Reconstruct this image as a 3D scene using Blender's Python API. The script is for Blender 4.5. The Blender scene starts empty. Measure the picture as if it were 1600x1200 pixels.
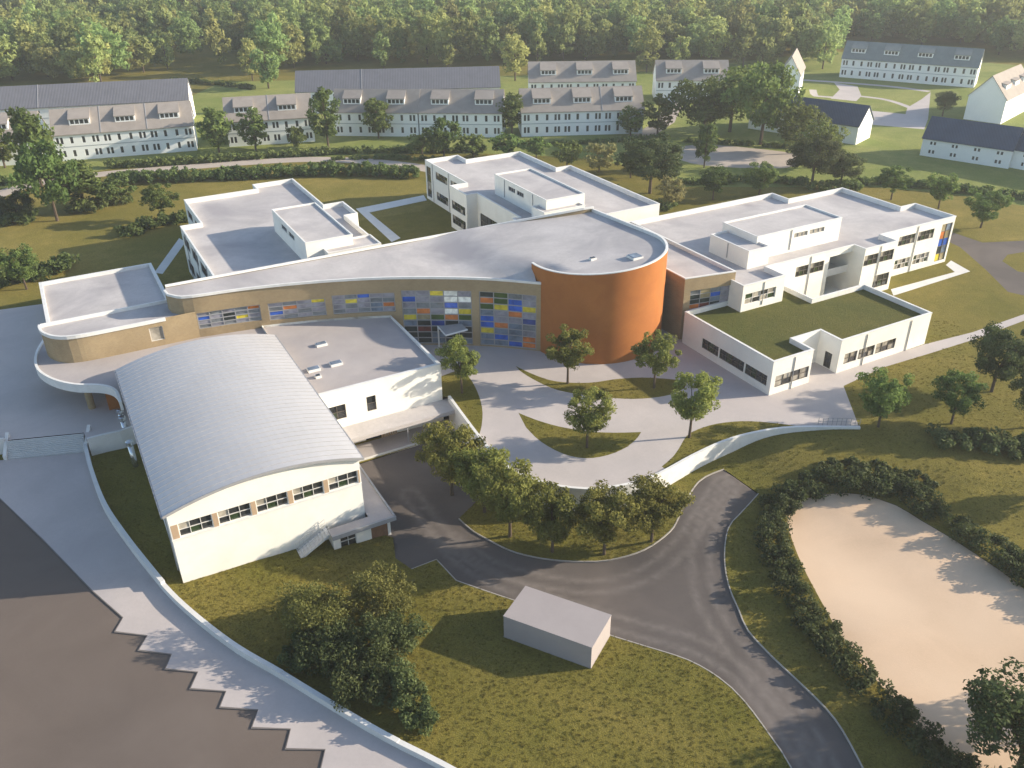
import bpy, bmesh, math, random
import numpy as np
from mathutils import Vector, Matrix
from mathutils.geometry import delaunay_2d_cdt

# ------------------------------------------------------------------ camera, sky, sun, exposure
S = bpy.context.scene
COL = S.collection
CAM_H = 54.0
FPX, PITCH, ROLL, SITE = 1348.0, 0.5115, -0.0107, 0.4994   # focal (px at 1600 wide), pitch, roll, school axis
def _axes():
    R = np.array([1., 0, 0]); F = np.array([0, math.cos(PITCH), -math.sin(PITCH)]); U = np.cross(R, F)
    return (math.cos(ROLL) * R + math.sin(ROLL) * U, -math.sin(ROLL) * R + math.cos(ROLL) * U, F)
CR, CU, CF = _axes()
cam_d = bpy.data.cameras.new('camera'); cam = bpy.data.objects.new('camera', cam_d); COL.objects.link(cam)
cam.matrix_world = Matrix(((CR[0], CU[0], -CF[0], 0), (CR[1], CU[1], -CF[1], 0), (CR[2], CU[2], -CF[2], CAM_H), (0, 0, 0, 1)))
cam_d.sensor_fit = 'HORIZONTAL'; cam_d.sensor_width = 36.0; cam_d.lens = FPX / 1600 * 36.0
cam_d.clip_start = 0.5; cam_d.clip_end = 6000
S.camera = cam
SUN_EL = math.radians(18.9)
SUN_DIR = Vector((0.99, 0.13, 0)).normalized()               # where the sun stands (horizontal)
world = bpy.data.worlds.new('World'); S.world = world; world.use_nodes = True
nt = world.node_tree; bg = nt.nodes['Background']
sky = nt.nodes.new('ShaderNodeTexSky'); sky.sky_type = 'NISHITA'; sky.sun_disc = False
sky.sun_elevation = SUN_EL; sky.sun_rotation = math.atan2(SUN_DIR.x, SUN_DIR.y)
sky.air_density = 1.0; sky.dust_density = 1.0; sky.ozone_density = 1.0
nt.links.new(sky.outputs[0], bg.inputs[0]); bg.inputs[1].default_value = 0.135
sun_d = bpy.data.lights.new('sun', 'SUN'); sun = bpy.data.objects.new('sun', sun_d); COL.objects.link(sun)
sun_d.energy = 5.0; sun_d.angle = math.radians(0.6); sun_d.color = (1.0, 0.88, 0.70)
sv = Vector((SUN_DIR.x * math.cos(SUN_EL), SUN_DIR.y * math.cos(SUN_EL), math.sin(SUN_EL)))
sun.rotation_euler = sv.to_track_quat('Z', 'Y').to_euler(); sun.location = (150, 60, 90)
S.view_settings.view_transform = 'Standard'; S.view_settings.look = 'None'
S.view_settings.gamma = 1.0; S.view_settings.use_curve_mapping = False
S.view_settings.exposure = 0.93
S.cycles.use_denoising = True
S.cycles.max_bounces = 6; S.cycles.transparent_max_bounces = 8

# ------------------------------------------------------------------ geometry helpers
CA, SA = math.cos(SITE), math.sin(SITE)
def W(u, v, z=0.0): return (u * CA - v * SA, u * SA + v * CA, z)          # school axes -> world
def UV(x, y): return (x * CA + y * SA, -x * SA + y * CA)
def P(x, y, z=0.0):                                                       # survey: where a sight line meets height z
    d = CF + (x - 800) / FPX * CR - (y - 600) / FPX * CU
    t = (z - CAM_H) / d[2]
    return (d[0] * t, d[1] * t)
def PIX(q):
    w = np.array([q[0], q[1], q[2] - CAM_H]); f = w @ CF
    return 800 + FPX * (w @ CR) / f, 600 - FPX * (w @ CU) / f
def smooth(t): t = min(1., max(0., t)); return t * t * (3 - 2 * t)
def catmull(pts, step=1.0, closed=False):
    out = []; n = len(pts)
    rng = n if closed else n - 1
    for i in range(rng):
        p0 = pts[(i - 1) % n] if closed or i > 0 else pts[0]; p1 = pts[i]; p2 = pts[(i + 1) % n]
        p3 = pts[(i + 2) % n] if closed or i < n - 2 else pts[-1]
        L = math.dist(p1[:2], p2[:2]); k = max(1, int(round(L / step)))
        for j in range(k):
            t = j / k
            out.append(tuple(0.5 * (2 * b + (c - a) * t + (2 * a - 5 * b + 4 * c - d) * t * t + (3 * b - a - 3 * c + d) * t ** 3)
                             for a, b, c, d in zip(p0, p1, p2, p3)))
    if not closed: out.append(tuple(pts[-1]))
    return out
def inpoly(x, y, poly):
    c = False; n = len(poly); j = n - 1
    for i in range(n):
        xi, yi = poly[i][0], poly[i][1]; xj, yj = poly[j][0], poly[j][1]
        if (yi > y) != (yj > y) and x < (xj - xi) * (y - yi) / (yj - yi) + xi: c = not c
        j = i
    return c
def seg_dist(x, y, line):
    best = 1e9
    for (ax, ay), (bx, by) in zip(line[:-1], line[1:]):
        dx, dy = bx - ax, by - ay; L = dx * dx + dy * dy
        t = 0 if L == 0 else max(0, min(1, ((x - ax) * dx + (y - ay) * dy) / L))
        best = min(best, (x - ax - t * dx) ** 2 + (y - ay - t * dy) ** 2)
    return math.sqrt(best)

class MB:                                                                # collects faces, in world coordinates
    def __init__(s): s.v = []; s.f = []; s.m = []
    def face(s, pts, m=0):
        b = len(s.v); s.v += [tuple(p) for p in pts]; s.f.append(tuple(range(b, b + len(pts)))); s.m.append(m)
    def mesh(s, vs, fs, m=0):
        b = len(s.v); s.v += [tuple(p) for p in vs]; s.f += [tuple(i + b for i in f) for f in fs]; s.m += [m] * len(fs)
    def box8(s, c, m=0):                                                 # c: 4 bottom + 4 top corners, ccw
        s.mesh(c, [(3, 2, 1, 0), (4, 5, 6, 7), (0, 1, 5, 4), (1, 2, 6, 5), (2, 3, 7, 6), (3, 0, 4, 7)], m)
    def prism(s, poly, z0, z1, m=0, bottom=True):
        n = len(poly); lo = [(p[0], p[1], z0) for p in poly]; hi = [(p[0], p[1], z1) for p in poly]
        fs = [(i, (i + 1) % n, n + (i + 1) % n, n + i) for i in range(n)] + [tuple(range(n, 2 * n))]
        if bottom: fs.append(tuple(reversed(range(n))))
        s.mesh(lo + hi, fs, m)
    def ubox(s, u0, u1, v0, v1, z0, z1, m=0):                            # box on the school axes
        c = [W(u0, v0, z0), W(u1, v0, z0), W(u1, v1, z0), W(u0, v1, z0), W(u0, v0, z1), W(u1, v0, z1), W(u1, v1, z1), W(u0, v1, z1)]
        s.box8(c, m)
    def tube(s, path, radii, n=6, m=0, cap=True):
        rings = []; prev = None
        for i, p in enumerate(path):
            p = Vector(p); a = Vector(path[max(0, i - 1)]); b = Vector(path[min(len(path) - 1, i + 1)])
            t = (b - a).normalized() if (b - a).length > 1e-9 else Vector((0, 0, 1))
            ref = prev if prev is not None else (Vector((1, 0, 0)) if abs(t.x) < .9 else Vector((0, 1, 0)))
            x = (ref - t * ref.dot(t)).normalized(); y = t.cross(x); prev = x
            rings.append([p + (x * math.cos(2 * math.pi * k / n) + y * math.sin(2 * math.pi * k / n)) * radii[i] for k in range(n)])
        vs = [tuple(q) for r in rings for q in r]; fs = []
        for i in range(len(rings) - 1):
            for k in range(n): fs.append((i * n + k, i * n + (k + 1) % n, (i + 1) * n + (k + 1) % n, (i + 1) * n + k))
        if cap: fs.append(tuple(reversed(range(n)))); fs.append(tuple(range(len(vs) - n, len(vs))))
        s.mesh(vs, fs, m)
    def strip(s, path, w, z0, z1, m=0, closed=False, off=0.0):           # wall of width w along path (x,y[,z]); z relative to the path's own z
        n = len(path); L = []; Rr = []
        for i in range(n):
            a = path[(i - 1) % n] if closed or i > 0 else path[i]; b = path[(i + 1) % n] if closed or i < n - 1 else path[i]
            dx, dy = b[0] - a[0], b[1] - a[1]; l = math.hypot(dx, dy) or 1; nx, ny = -dy / l, dx / l
            k = 1.0
            if 0 < i < n - 1 or closed:
                d1 = (path[i][0] - a[0], path[i][1] - a[1]); l1 = math.hypot(*d1) or 1
                c = abs((-d1[1] / l1) * nx + (d1[0] / l1) * ny); k = min(2.0, 1 / max(c, .4))
            z = path[i][2] if len(path[i]) > 2 else 0
            L.append((path[i][0] + nx * (off + w / 2) * k, path[i][1] + ny * (off + w / 2) * k, z))
            Rr.append((path[i][0] + nx * (off - w / 2) * k, path[i][1] + ny * (off - w / 2) * k, z))
        rng = n if closed else n - 1
        for i in range(rng):
            j = (i + 1) % n; a, b, c, d = L[i], L[j], Rr[j], Rr[i]
            up = lambda q, h: (q[0], q[1], q[2] + h)
            s.face((up(d, z1), up(c, z1), up(b, z1), up(a, z1)), m)
            s.face((up(a, z0), up(a, z1), up(b, z1), up(b, z0)), m)
            s.face((up(c, z0), up(c, z1), up(d, z1), up(d, z0)), m)
            if not closed and i == 0: s.face((up(d, z0), up(d, z1), up(a, z1), up(a, z0)), m)
            if not closed and i == n - 2: s.face((up(b, z0), up(b, z1), up(c, z1), up(c, z0)), m)
    def build(s, name, mats, parent=None, smooth_shade=False):
        o0 = parent_origin(parent)
        me = bpy.data.meshes.new(name)
        me.from_pydata([(x - o0[0], y - o0[1], z - o0[2]) for x, y, z in s.v], [], s.f)
        mats = mats if isinstance(mats, (list, tuple)) else [mats]
        for m in mats: me.materials.append(m)
        if len(mats) > 1: me.polygons.foreach_set('material_index', s.m)
        if smooth_shade: me.polygons.foreach_set('use_smooth', [True] * len(me.polygons))
        me.update()
        o = bpy.data.objects.new(name, me); COL.objects.link(o)
        if parent is not None: o.parent = parent; ORIG[o.name] = o0
        return o
ORIG = {}
def parent_origin(p): return ORIG[p.name] if p is not None else (0., 0., 0.)
def tag(o, label=None, cat=None, group=None, kind=None):
    if label: o['label'] = label
    if cat: o['category'] = cat
    if group: o['group'] = group
    if kind: o['kind'] = kind
    return o
def thing(name, loc, label, cat, group=None):
    e = bpy.data.objects.new(name, None); COL.objects.link(e); e.location = loc; e.empty_display_size = 0.5
    ORIG[e.name] = tuple(loc)
    return tag(e, label, cat, group)

# ------------------------------------------------------------------ materials (all procedural)
def _new(name):
    m = bpy.data.materials.new(name); m.use_nodes = True; n = m.node_tree
    return m, n, n.nodes['Principled BSDF']
def _noise(n, pos, scale, detail=4, rough=.6):
    t = n.nodes.new('ShaderNodeTexNoise'); t.inputs['Scale'].default_value = scale; t.inputs['Detail'].default_value = detail
    t.inputs['Roughness'].default_value = rough; t.inputs['Distortion'].default_value = .6; n.links.new(pos, t.inputs['Vector']); return t.outputs['Fac']
def _ramp(n, fac, stops):
    r = n.nodes.new('ShaderNodeValToRGB'); n.links.new(fac, r.inputs[0])
    while len(r.color_ramp.elements) < len(stops): r.color_ramp.elements.new(.5)
    for e, (p, c) in zip(r.color_ramp.elements, stops): e.position = p; e.color = (*c, 1)
    return r.outputs[0]
def _mix(n, a, b, fac, mode='MIX'):
    m = n.nodes.new('ShaderNodeMix'); m.data_type = 'RGBA'; m.blend_type = mode
    for sock, val in ((m.inputs[6], a), (m.inputs[7], b), (m.inputs[0], fac)):
        if hasattr(val, 'is_output'): n.links.new(val, sock)
        elif isinstance(val, (int, float)): sock.default_value = val
        else: sock.default_value = (*val, 1)
    return m.outputs[2]
def _bump(n, h, b, strength, dist):
    k = n.nodes.new('ShaderNodeBump'); k.inputs['Strength'].default_value = strength; k.inputs['Distance'].default_value = dist
    n.links.new(h, k.inputs['Height']); n.links.new(k.outputs[0], b.inputs['Normal'])
def surf(name, col, rough=.85, var=.12, big=.12, fine=6., bump=.15, spec=.3, metal=0., tint=None, tintscale=.05, tintamt=.5):
    m, n, b = _new(name)
    pos = n.nodes.new('ShaderNodeNewGeometry').outputs['Position']
    c = np.array(col)
    base = _ramp(n, _noise(n, pos, big, 5, .62), [(.28, tuple(c * (1 - var))), (.72, tuple(np.minimum(1, c * (1 + var))))])
    f = _ramp(n, _noise(n, pos, fine, 3, .7), [(.3, (1 - var * .6,) * 3), (.7, (1 + var * .3,) * 3)])
    out = _mix(n, base, f, 1.0, 'MULTIPLY')
    if tint is not None:
        out = _mix(n, out, tint, _ramp(n, _noise(n, pos, tintscale, 4, .6), [(.42, (0, 0, 0)), (.68, (tintamt,) * 3)]))
    n.links.new(out, b.inputs['Base Color'])
    b.inputs['Roughness'].default_value = rough; b.inputs['Specular IOR Level'].default_value = spec; b.inputs['Metallic'].default_value = metal
    if bump: _bump(n, _noise(n, pos, fine * 2, 3, .7), b, bump, .03)
    return m
def plain(name, col, rough=.5, spec=.5, metal=0.):
    m, n, b = _new(name); pos = n.nodes.new('ShaderNodeNewGeometry').outputs['Position']
    c = np.array(col)
    n.links.new(_ramp(n, _noise(n, pos, .9, 3), [(.3, tuple(c * .92)), (.7, tuple(np.minimum(1, c * 1.06)))]), b.inputs['Base Color'])
    b.inputs['Roughness'].default_value = rough; b.inputs['Specular IOR Level'].default_value = spec; b.inputs['Metallic'].default_value = metal
    return m
def grass_mat(name, lush, dry, dark, fine=3.2):
    m, n, b = _new(name); pos = n.nodes.new('ShaderNodeNewGeometry').outputs['Position']
    big = _mix(n, lush, dry, _ramp(n, _noise(n, pos, .06, 5, .65), [(.36, (0, 0, 0)), (.64, (1, 1, 1))]))
    mid = _mix(n, big, dark, _ramp(n, _noise(n, pos, .5, 5, .7), [(.36, (.30,) * 3), (.64, (0, 0, 0))]))
    tu = _ramp(n, _noise(n, pos, fine, 4, .75), [(.28, (.55, .55, .52)), (.50, (1, 1, 1)), (.74, (1.4, 1.34, 1.15))])
    n.links.new(_mix(n, mid, tu, .85, 'MULTIPLY'), b.inputs['Base Color'])
    b.inputs['Roughness'].default_value = .95; b.inputs['Specular IOR Level'].default_value = .1
    _bump(n, _noise(n, pos, fine * 1.3, 4, .8), b, .8, .22)
    return m
def leaf_mat(name, light, dark, trans=.28, hue=.03):
    m, n, b = _new(name)
    a = n.nodes.new('ShaderNodeAttribute'); a.attribute_name = 'tone'
    col = _mix(n, dark, light, a.outputs['Fac'])
    oi = n.nodes.new('ShaderNodeObjectInfo'); hs = n.nodes.new('ShaderNodeHueSaturation')
    mr = n.nodes.new('ShaderNodeMapRange'); n.links.new(oi.outputs['Random'], mr.inputs[0]); mr.inputs[3].default_value = .5 - hue; mr.inputs[4].default_value = .5 + hue * .7
    mul = n.nodes.new('ShaderNodeMath'); mul.operation = 'MULTIPLY'; mul.inputs[1].default_value = 7.31; n.links.new(oi.outputs['Random'], mul.inputs[0])
    fr = n.nodes.new('ShaderNodeMath'); fr.operation = 'FRACT'; n.links.new(mul.outputs[0], fr.inputs[0])
    mv = n.nodes.new('ShaderNodeMapRange'); n.links.new(fr.outputs[0], mv.inputs[0]); mv.inputs[3].default_value = .72; mv.inputs[4].default_value = 1.28
    n.links.new(mr.outputs[0], hs.inputs['Hue']); n.links.new(mv.outputs[0], hs.inputs['Value']); n.links.new(col, hs.inputs['Color'])
    n.links.new(hs.outputs[0], b.inputs['Base Color']); b.inputs['Roughness'].default_value = .75; b.inputs['Specular IOR Level'].default_value = .2
    tr = n.nodes.new('ShaderNodeBsdfTranslucent'); n.links.new(hs.outputs[0], tr.inputs[0])
    mx = n.nodes.new('ShaderNodeMixShader'); mx.inputs[0].default_value = trans
    n.links.new(b.outputs[0], mx.inputs[1]); n.links.new(tr.outputs[0], mx.inputs[2])
    n.links.new(mx.outputs[0], n.nodes['Material Output'].inputs[0])
    return m
def ribbed(name, col, scale, axis, rough=.6, depth=.03, var=.1, spec=.3):     # seams or courses as fine relief
    m, n, b = _new(name); tc = n.nodes.new('ShaderNodeTexCoord'); pos = tc.outputs['Object']
    mp = n.nodes.new('ShaderNodeMapping'); n.links.new(pos, mp.inputs[0]); mp.inputs['Scale'].default_value = axis
    w = n.nodes.new('ShaderNodeTexWave'); w.wave_type = 'BANDS'; w.inputs['Scale'].default_value = scale; w.inputs['Distortion'].default_value = .2
    n.links.new(mp.outputs[0], w.inputs[0])
    c = np.array(col); base = _ramp(n, _noise(n, pos, .5, 4), [(.3, tuple(c * (1 - var))), (.7, tuple(c * (1 + var)))])
    ln = _ramp(n, w.outputs['Fac'], [(.0, (.78,) * 3), (.25, (1, 1, 1))])
    n.links.new(_mix(n, base, ln, .8, 'MULTIPLY'), b.inputs['Base Color']); b.inputs['Roughness'].default_value = rough
    b.inputs['Specular IOR Level'].default_value = spec
    _bump(n, w.outputs['Fac'], b, .5, depth)
    return m
def brick_mat(name, c1, c2, mortar, axis=(1, 1, 1)):
    m, n, b = _new(name); pos = n.nodes.new('ShaderNodeNewGeometry').outputs['Position']
    sp = n.nodes.new('ShaderNodeSeparateXYZ'); n.links.new(pos, sp.inputs[0]); cb = n.nodes.new('ShaderNodeCombineXYZ')
    ad = n.nodes.new('ShaderNodeMath'); n.links.new(sp.outputs[0], ad.inputs[0]); n.links.new(sp.outputs[1], ad.inputs[1])
    n.links.new(ad.outputs[0], cb.inputs[0]); n.links.new(sp.outputs[2], cb.inputs[1])
    t = n.nodes.new('ShaderNodeTexBrick'); n.links.new(cb.outputs[0], t.inputs[0]); t.inputs['Scale'].default_value = 1.6
    t.inputs['Color1'].default_value = (*c1, 1); t.inputs['Color2'].default_value = (*c2, 1); t.inputs['Mortar'].default_value = (*mortar, 1)
    t.inputs['Mortar Size'].default_value = .018
    big = _ramp(n, _noise(n, pos, .25, 5), [(.3, (.86,) * 3), (.7, (1.1,) * 3)])
    n.links.new(_mix(n, t.outputs[0], big, 1, 'MULTIPLY'), b.inputs['Base Color']); b.inputs['Roughness'].default_value = .9
    b.inputs['Specular IOR Level'].default_value = .15
    _bump(n, t.outputs['Fac'], b, .25, -.02)
    return m
def glass_mat(name, col, rough=.08, spec=.9):
    m, n, b = _new(name); pos = n.nodes.new('ShaderNodeNewGeometry').outputs['Position']; c = np.array(col)
    n.links.new(_ramp(n, _noise(n, pos, .7, 3), [(.3, tuple(c * .6)), (.7, tuple(c * 1.4))]), b.inputs['Base Color'])
    b.inputs['Roughness'].default_value = rough; b.inputs['Specular IOR Level'].default_value = spec
    return m
def worn_asphalt(m, amt=.42):                                              # wheel tracks: paler polished bands where the mesh says so
    n = m.node_tree; b = n.nodes['Principled BSDF']; src = b.inputs['Base Color'].links[0].from_socket
    a = n.nodes.new('ShaderNodeAttribute'); a.attribute_name = 'wear'; pos = n.nodes.new('ShaderNodeNewGeometry').outputs['Position']
    k = n.nodes.new('ShaderNodeMath'); k.operation = 'MULTIPLY'; n.links.new(a.outputs['Fac'], k.inputs[0]); n.links.new(_noise(n, pos, .8, 4, .7), k.inputs[1])
    k2 = n.nodes.new('ShaderNodeMath'); k2.operation = 'MULTIPLY'; n.links.new(k.outputs[0], k2.inputs[0]); k2.inputs[1].default_value = amt * 2
    n.links.new(_mix(n, src, (.23, .20, .18), k2.outputs[0]), b.inputs['Base Color']); return m
M = dict(
    render=surf('white_render', (.80, .78, .72), .9, .04, .15, 3, .05, .2, tint=(.66, .63, .57), tintscale=.35, tintamt=.35),
    housewall=surf('house_render', (.84, .85, .83), .9, .04, .1, 2, .04, .2),
    coping=plain('white_coping', (.70, .69, .665), .55),
    flatroof=surf('roof_membrane', (.48, .45, .44), .8, .13, .14, 2.2, .12, .25, tint=(.32, .30, .31), tintscale=.085, tintamt=.95),
    lowroof=surf('gravel_roof', (.41, .37, .355), .9, .12, .12, 7, .3, .15, tint=(.31, .29, .30), tintscale=.1, tintamt=.6),
    brick=brick_mat('beige_brick', (.35, .265, .155), (.31, .23, .135), (.36, .295, .205)),
    orange=surf('orange_render', (.36, .132, .036), .85, .10, .22, 5, .08, .2, tint=(.30, .105, .03), tintscale=.3, tintamt=.6),
    metalroof=surf('zinc_roof', (.47, .46, .465), .42, .05, .1, 1.5, .02, .4, metal=.15),
    seam=plain('zinc_seam', (.50, .50, .55), .4, .5, .3),
    fascia=plain('grey_fascia', (.30, .30, .31), .5),
    frame=plain('dark_window_frame', (.10, .085, .07), .5),
    wframe=plain('pale_window_frame', (.62, .60, .57), .5),
    pier=surf('tan_pier', (.42, .30, .20), .85, .08, .4, 5, .1),
    glass=glass_mat('window_glass', (.030, .032, .034)),
    glassg=glass_mat('green_reflecting_glass', (.030, .050, .022)),  # green reflection put into the base colour
    glassw=glass_mat('blind_glass', (.34, .31, .26), .25, .5),
    steel=plain('brushed_steel', (.62, .64, .66), .25, .5, .9),
    concrete=surf('pale_concrete', (.62, .61, .59), .85, .07, .4, 5, .1),
    plaza=surf('plaza_paving', (.47, .425, .405), .85, .08, .16, 3.5, .12, .2, tint=(.39, .355, .35), tintscale=.12, tintamt=.55),
    walk=surf('walkway_paving', (.44, .395, .38), .85, .08, .14, 3.5, .12, .2, tint=(.365, .33, .325), tintscale=.1, tintamt=.6),
    asphalt=surf('asphalt', (.105, .090, .083), .9, .14, .10, 6, .25, .2, tint=(.145, .122, .11), tintscale=.09, tintamt=.8),
    roadl=surf('street_asphalt', (.135, .108, .092), .9, .10, .11, 9, .35, .2, tint=(.16, .13, .112), tintscale=.07, tintamt=.7),
    kerb=surf('kerb_stone', (.36, .33, .29), .9, .1, .5, 5, .1),
    kerbdark=surf('dark_kerb', (.16, .14, .13), .9, .1, .5, 5, .1),
    sand=surf('sand', (.60, .435, .30), .95, .07, .2, 5, .35, .1, tint=(.66, .50, .36), tintscale=.05, tintamt=.8),
    gravel=surf('pale_gravel', (.42, .36, .31), .95, .1, .2, 3, .3, .1),
    grass=grass_mat('lawn', (.140, .130, .026), (.215, .175, .044), (.088, .088, .018), 5.5),
    drylawn=grass_mat('dry_lawn', (.170, .150, .034), (.255, .205, .058), (.110, .104, .022), 4.),
    meadow=grass_mat('garden_grass', (.175, .215, .055), (.265, .275, .088), (.125, .155, .04), 4.),
    greenroof=grass_mat('sedum', (.085, .095, .026), (.125, .115, .034), (.055, .066, .018), 4.5),
    bark=surf('bark', (.10, .075, .055), .95, .2, 2, 9, .4, .1),
    timber=surf('timber_panel', (.22, .12, .07), .8, .15, 1, 6, .2),
    crate=surf('container_paint', (.33, .295, .29), .7, .04, .3, 3, .04),
    tan_roof=ribbed('tan_tiles', (.35, .31, .28), 1.1, (0, 1, 0), .85, .04),
    slate_roof=ribbed('slate_panels', (.16, .16, .18), .42, (1, 0, 0), .5, .03, .08, .4),
    blue_roof=ribbed('navy_panels', (.05, .072, .11), .6, (1, 0, 0), .5, .03, .1, .4),
    green_roof=ribbed('grey_green_tiles', (.25, .275, .26), 1.1, (0, 1, 0), .8, .04),
    darkwin=glass_mat('far_window', (.045, .048, .05), .2, .6),
    band=plain('grey_band', (.40, .42, .43), .7),
)
PC = dict(b=(.035, .11, .46), n=(.03, .06, .22), y=(.62, .50, .05), o=(.52, .17, .05), g=(.17, .185, .20), l=(.25, .245, .285), d=(.03, .04, .04), e=(.05, .09, .025), s=(.16, .20, .26), w=(.80, .80, .74), t=(.30, .25, .15), r=(.16, .05, .04))  # e: dark green reflection put into the pane colour
PM = {k: glass_mat('pane_' + k, v, .22 if k not in 'wl' else .35, .3) for k, v in PC.items()}
worn_asphalt(M['asphalt'])

# ------------------------------------------------------------------ levels of the ground
ZL_CTRL = [(600,760,-3.6),(650,800,-3.6),(600,715,-3.6),(690,680,-3.6),(760,730,-3.5),(850,775,-3.1),(950,775,-2.6),(1040,755,-2.0),(1130,745,-1.8),(1240,690,-.7),
 (1340,680,-.2),(1500,720,-.6),(1600,740,-.8),(1400,760,-1.7),(1600,850,-2.1),(1300,900,-2.3),(1180,800,-2.2),(1500,1100,-2.5),(1200,1000,-2.8),(900,900,-3.3),
 (860,980,-3.0),(700,950,-3.1),(600,900,-3.4),(540,880,-3.2),(480,870,-2.8),(380,895,-2.6),(287,925,-2.5),(200,800,-2.2),(160,710,-1.9),(70,720,-1.75),(0,720,-1.75),
 (0,900,-2.2),(200,900,-2.3),(300,1100,-2.6),(600,1200,-2.8),(100,1200,-2.7),(1000,1200,-2.9),(1300,1200,-2.8),(-200,1000,-2.3),(1800,1000,-2.2)]
_cp = np.array([(*P(x, y, z), z) for x, y, z in ZL_CTRL])
WALL_PX = [(703,621),(725,651),(750,684),(775,714),(800,735),(838,752),(880,762),(930,765),(985,757),(1030,741),(1080,714),(1130,691),(1180,677),(1240,669),(1343,669)]
WALL = catmull([P(x, y, 0) for x, y in WALL_PX], 1.2)
SOFT = [P(x, y, 0) for x, y in ((1343,669),(1430,672),(1520,668),(1600,655),(1720,640))] + [(150, 62)]
GLW = [W(2.3, 97.0)[:2], P(190, 677, 0), P(136, 690, 0), P(131, 676, 0), P(8, 688, 0), P(-40, 693, 0), P(-300, 715, 0), (-150, 84)]
LZ = [W(37.0, 86)[:2], W(2.3, 86)[:2]] + GLW + [(-150, -35), (150, -35), (150, 62)] + SOFT[::-1][1:-1] + WALL[::-1]
def zl(x, y):
    d2 = (_cp[:, 0] - x) ** 2 + (_cp[:, 1] - y) ** 2 + 4.0
    w = d2 ** -1.7
    z = float((w * _cp[:, 2]).sum() / w.sum())
    z *= smooth(seg_dist(x, y, SOFT) / 14.0)
    z *= smooth(min((x + 150) / 15, (y + 35) / 12, (150 - x) / 15))
    return z
def ground_z(x, y): return zl(x, y) if inpoly(x, y, LZ) else 0.0
def PL(x, y):                                        # pixel -> point on the lower ground
    z = -2.6
    for _ in range(6): q = P(x, y, z); z = zl(*q)
    return q
def low(pts): return [PL(x, y) for x, y in pts]
def up(pts): return [P(x, y, 0) for x, y in pts]
def low3(pts): return [(x, y, zl(x, y)) for x, y in pts]

# outlines of the surfaces
def ribbon(path, w):
    L, R = [], []
    for i, p in enumerate(path):
        a = path[max(0, i - 1)]; b = path[min(len(path) - 1, i + 1)]; d = (b[0] - a[0], b[1] - a[1]); l = math.hypot(*d)
        n = (-d[1] / l * w / 2, d[0] / l * w / 2); L.append((p[0] + n[0], p[1] + n[1])); R.append((p[0] - n[0], p[1] - n[1]))
    return L + R[::-1]
yard_a = low([(562,724),(600,712),(650,696),(672,688)]) + [W(38.3, 84.0)[:2]]
wall_lo = [w for w in WALL if w[0] < P(778, 715, 0)[0]]
isl = catmull(low([(717,810),(735,826),(752,837),(795,859),(835,870),(879,876),(915,877),(951,875),(1006,859),(1046,831),(1061,807),(1075,776),(1092,752),(1112,740),(1131,733)]), 1.0)
rd_r = catmull(low([(1185,771),(1155,804),(1138,825),(1132,867),(1138,912),(1155,954),(1169,985),(1208,1027),(1257,1073),(1306,1125),(1348,1199),(1390,1290)]), 1.2)
rd_l = catmull(low([(1275,1290),(1236,1199),(1204,1150),(1162,1094),(1124,1059),(1075,1031),(1010,1010),(955,993)]), 1.2)
rd_m = catmull(low([(955,993),(880,962),(804,938),(750,920),(713,907)]), 1.2)
ROAD = yard_a + wall_lo + low([(770,760)]) + isl + rd_r + rd_l + rd_m[1:] + low([(682,874),(643,889),(618,872)]) + [W(22.6, 67.5)[:2], W(20.6, 70)[:2], W(20.6, 84)[:2]]
SAND = catmull(low([(1233,790),(1262,778),(1300,771),(1345,772),(1400,789),(1440,813),(1500,849),(1560,889),(1615,930),(1700,985),(1760,1060),(1740,1150),(1640,1215),(1540,1205),(1470,1170),(1430,1132),(1390,1085),(1340,1030),(1300,970),(1262,900),(1240,850),(1230,815)]), 1.5, True)
WALKWALL = catmull(low([(133,700),(142,740),(165,800),(204,858),(255,922),(300,966),(370,1020),(440,1061),(520,1110),(600,1157),(690,1203),(790,1260),(900,1330)]), 1.2)
ZIG = low([(-330,560),(-120,690),(0,779),(67,843),(142,921),(192,965),(179,987),(230,993),(216,1016),(268,1022),(258,1045),(309,1050),(297,1076),(353,1080),(343,1105),(403,1109),(393,1137),(454,1139),(446,1170),(508,1171),(500,1205),(570,1207),(560,1245),(640,1250),(640,1330)])
STAIR_FOOT = low([(132,707),(13,718),(-60,725),(-300,745)])
WALK = STAIR_FOOT[::-1][:0] + WALKWALL + ZIG[::-1] + STAIR_FOOT[::-1]
STREET = ZIG + [(-8, 20), (-140, 20), (-140, 90)]
PLAZA_L = up([(-500,560),(0,484),(66,475)]) + [W(-3, 128)[:2], W(12, 112)[:2], W(12, 92)[:2]] + GLW[:-1] + [(-140, 84)]
PLAZA_R = [W(37.2, 86)[:2], W(37.2, 103)[:2], W(60, 98)[:2], W(75, 98)[:2], W(84, 74)[:2], W(84.5, 66.2)[:2], W(100.8, 65.9)[:2]] + up([(1520,519),(1600,491),(1750,440),(1762,455),(1600,501),(1520,531),(1450,553),(1380,574),(1318,603),(1343,669)]) + WALL[::-1][1:]
BED1 = [W(37.1, 86.2)[:2], W(37.1, 90.5)[:2]] + catmull(up([(716,578),(735,592),(749,620),(754,645),(752,668),(748,681)]), 1.0) + [w for w in WALL if w[0] < P(747, 681, 0)[0]][::-1]
BED2 = catmull(up([(806,572),(836,586),(870,596),(920,598),(965,592),(1010,590),(1062,594),(1072,600)]), 1.0) + catmull(up([(1070,606),(1050,616),(1015,622),(975,623),(920,618),(870,609),(832,592),(812,579)]), 1.0)
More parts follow.
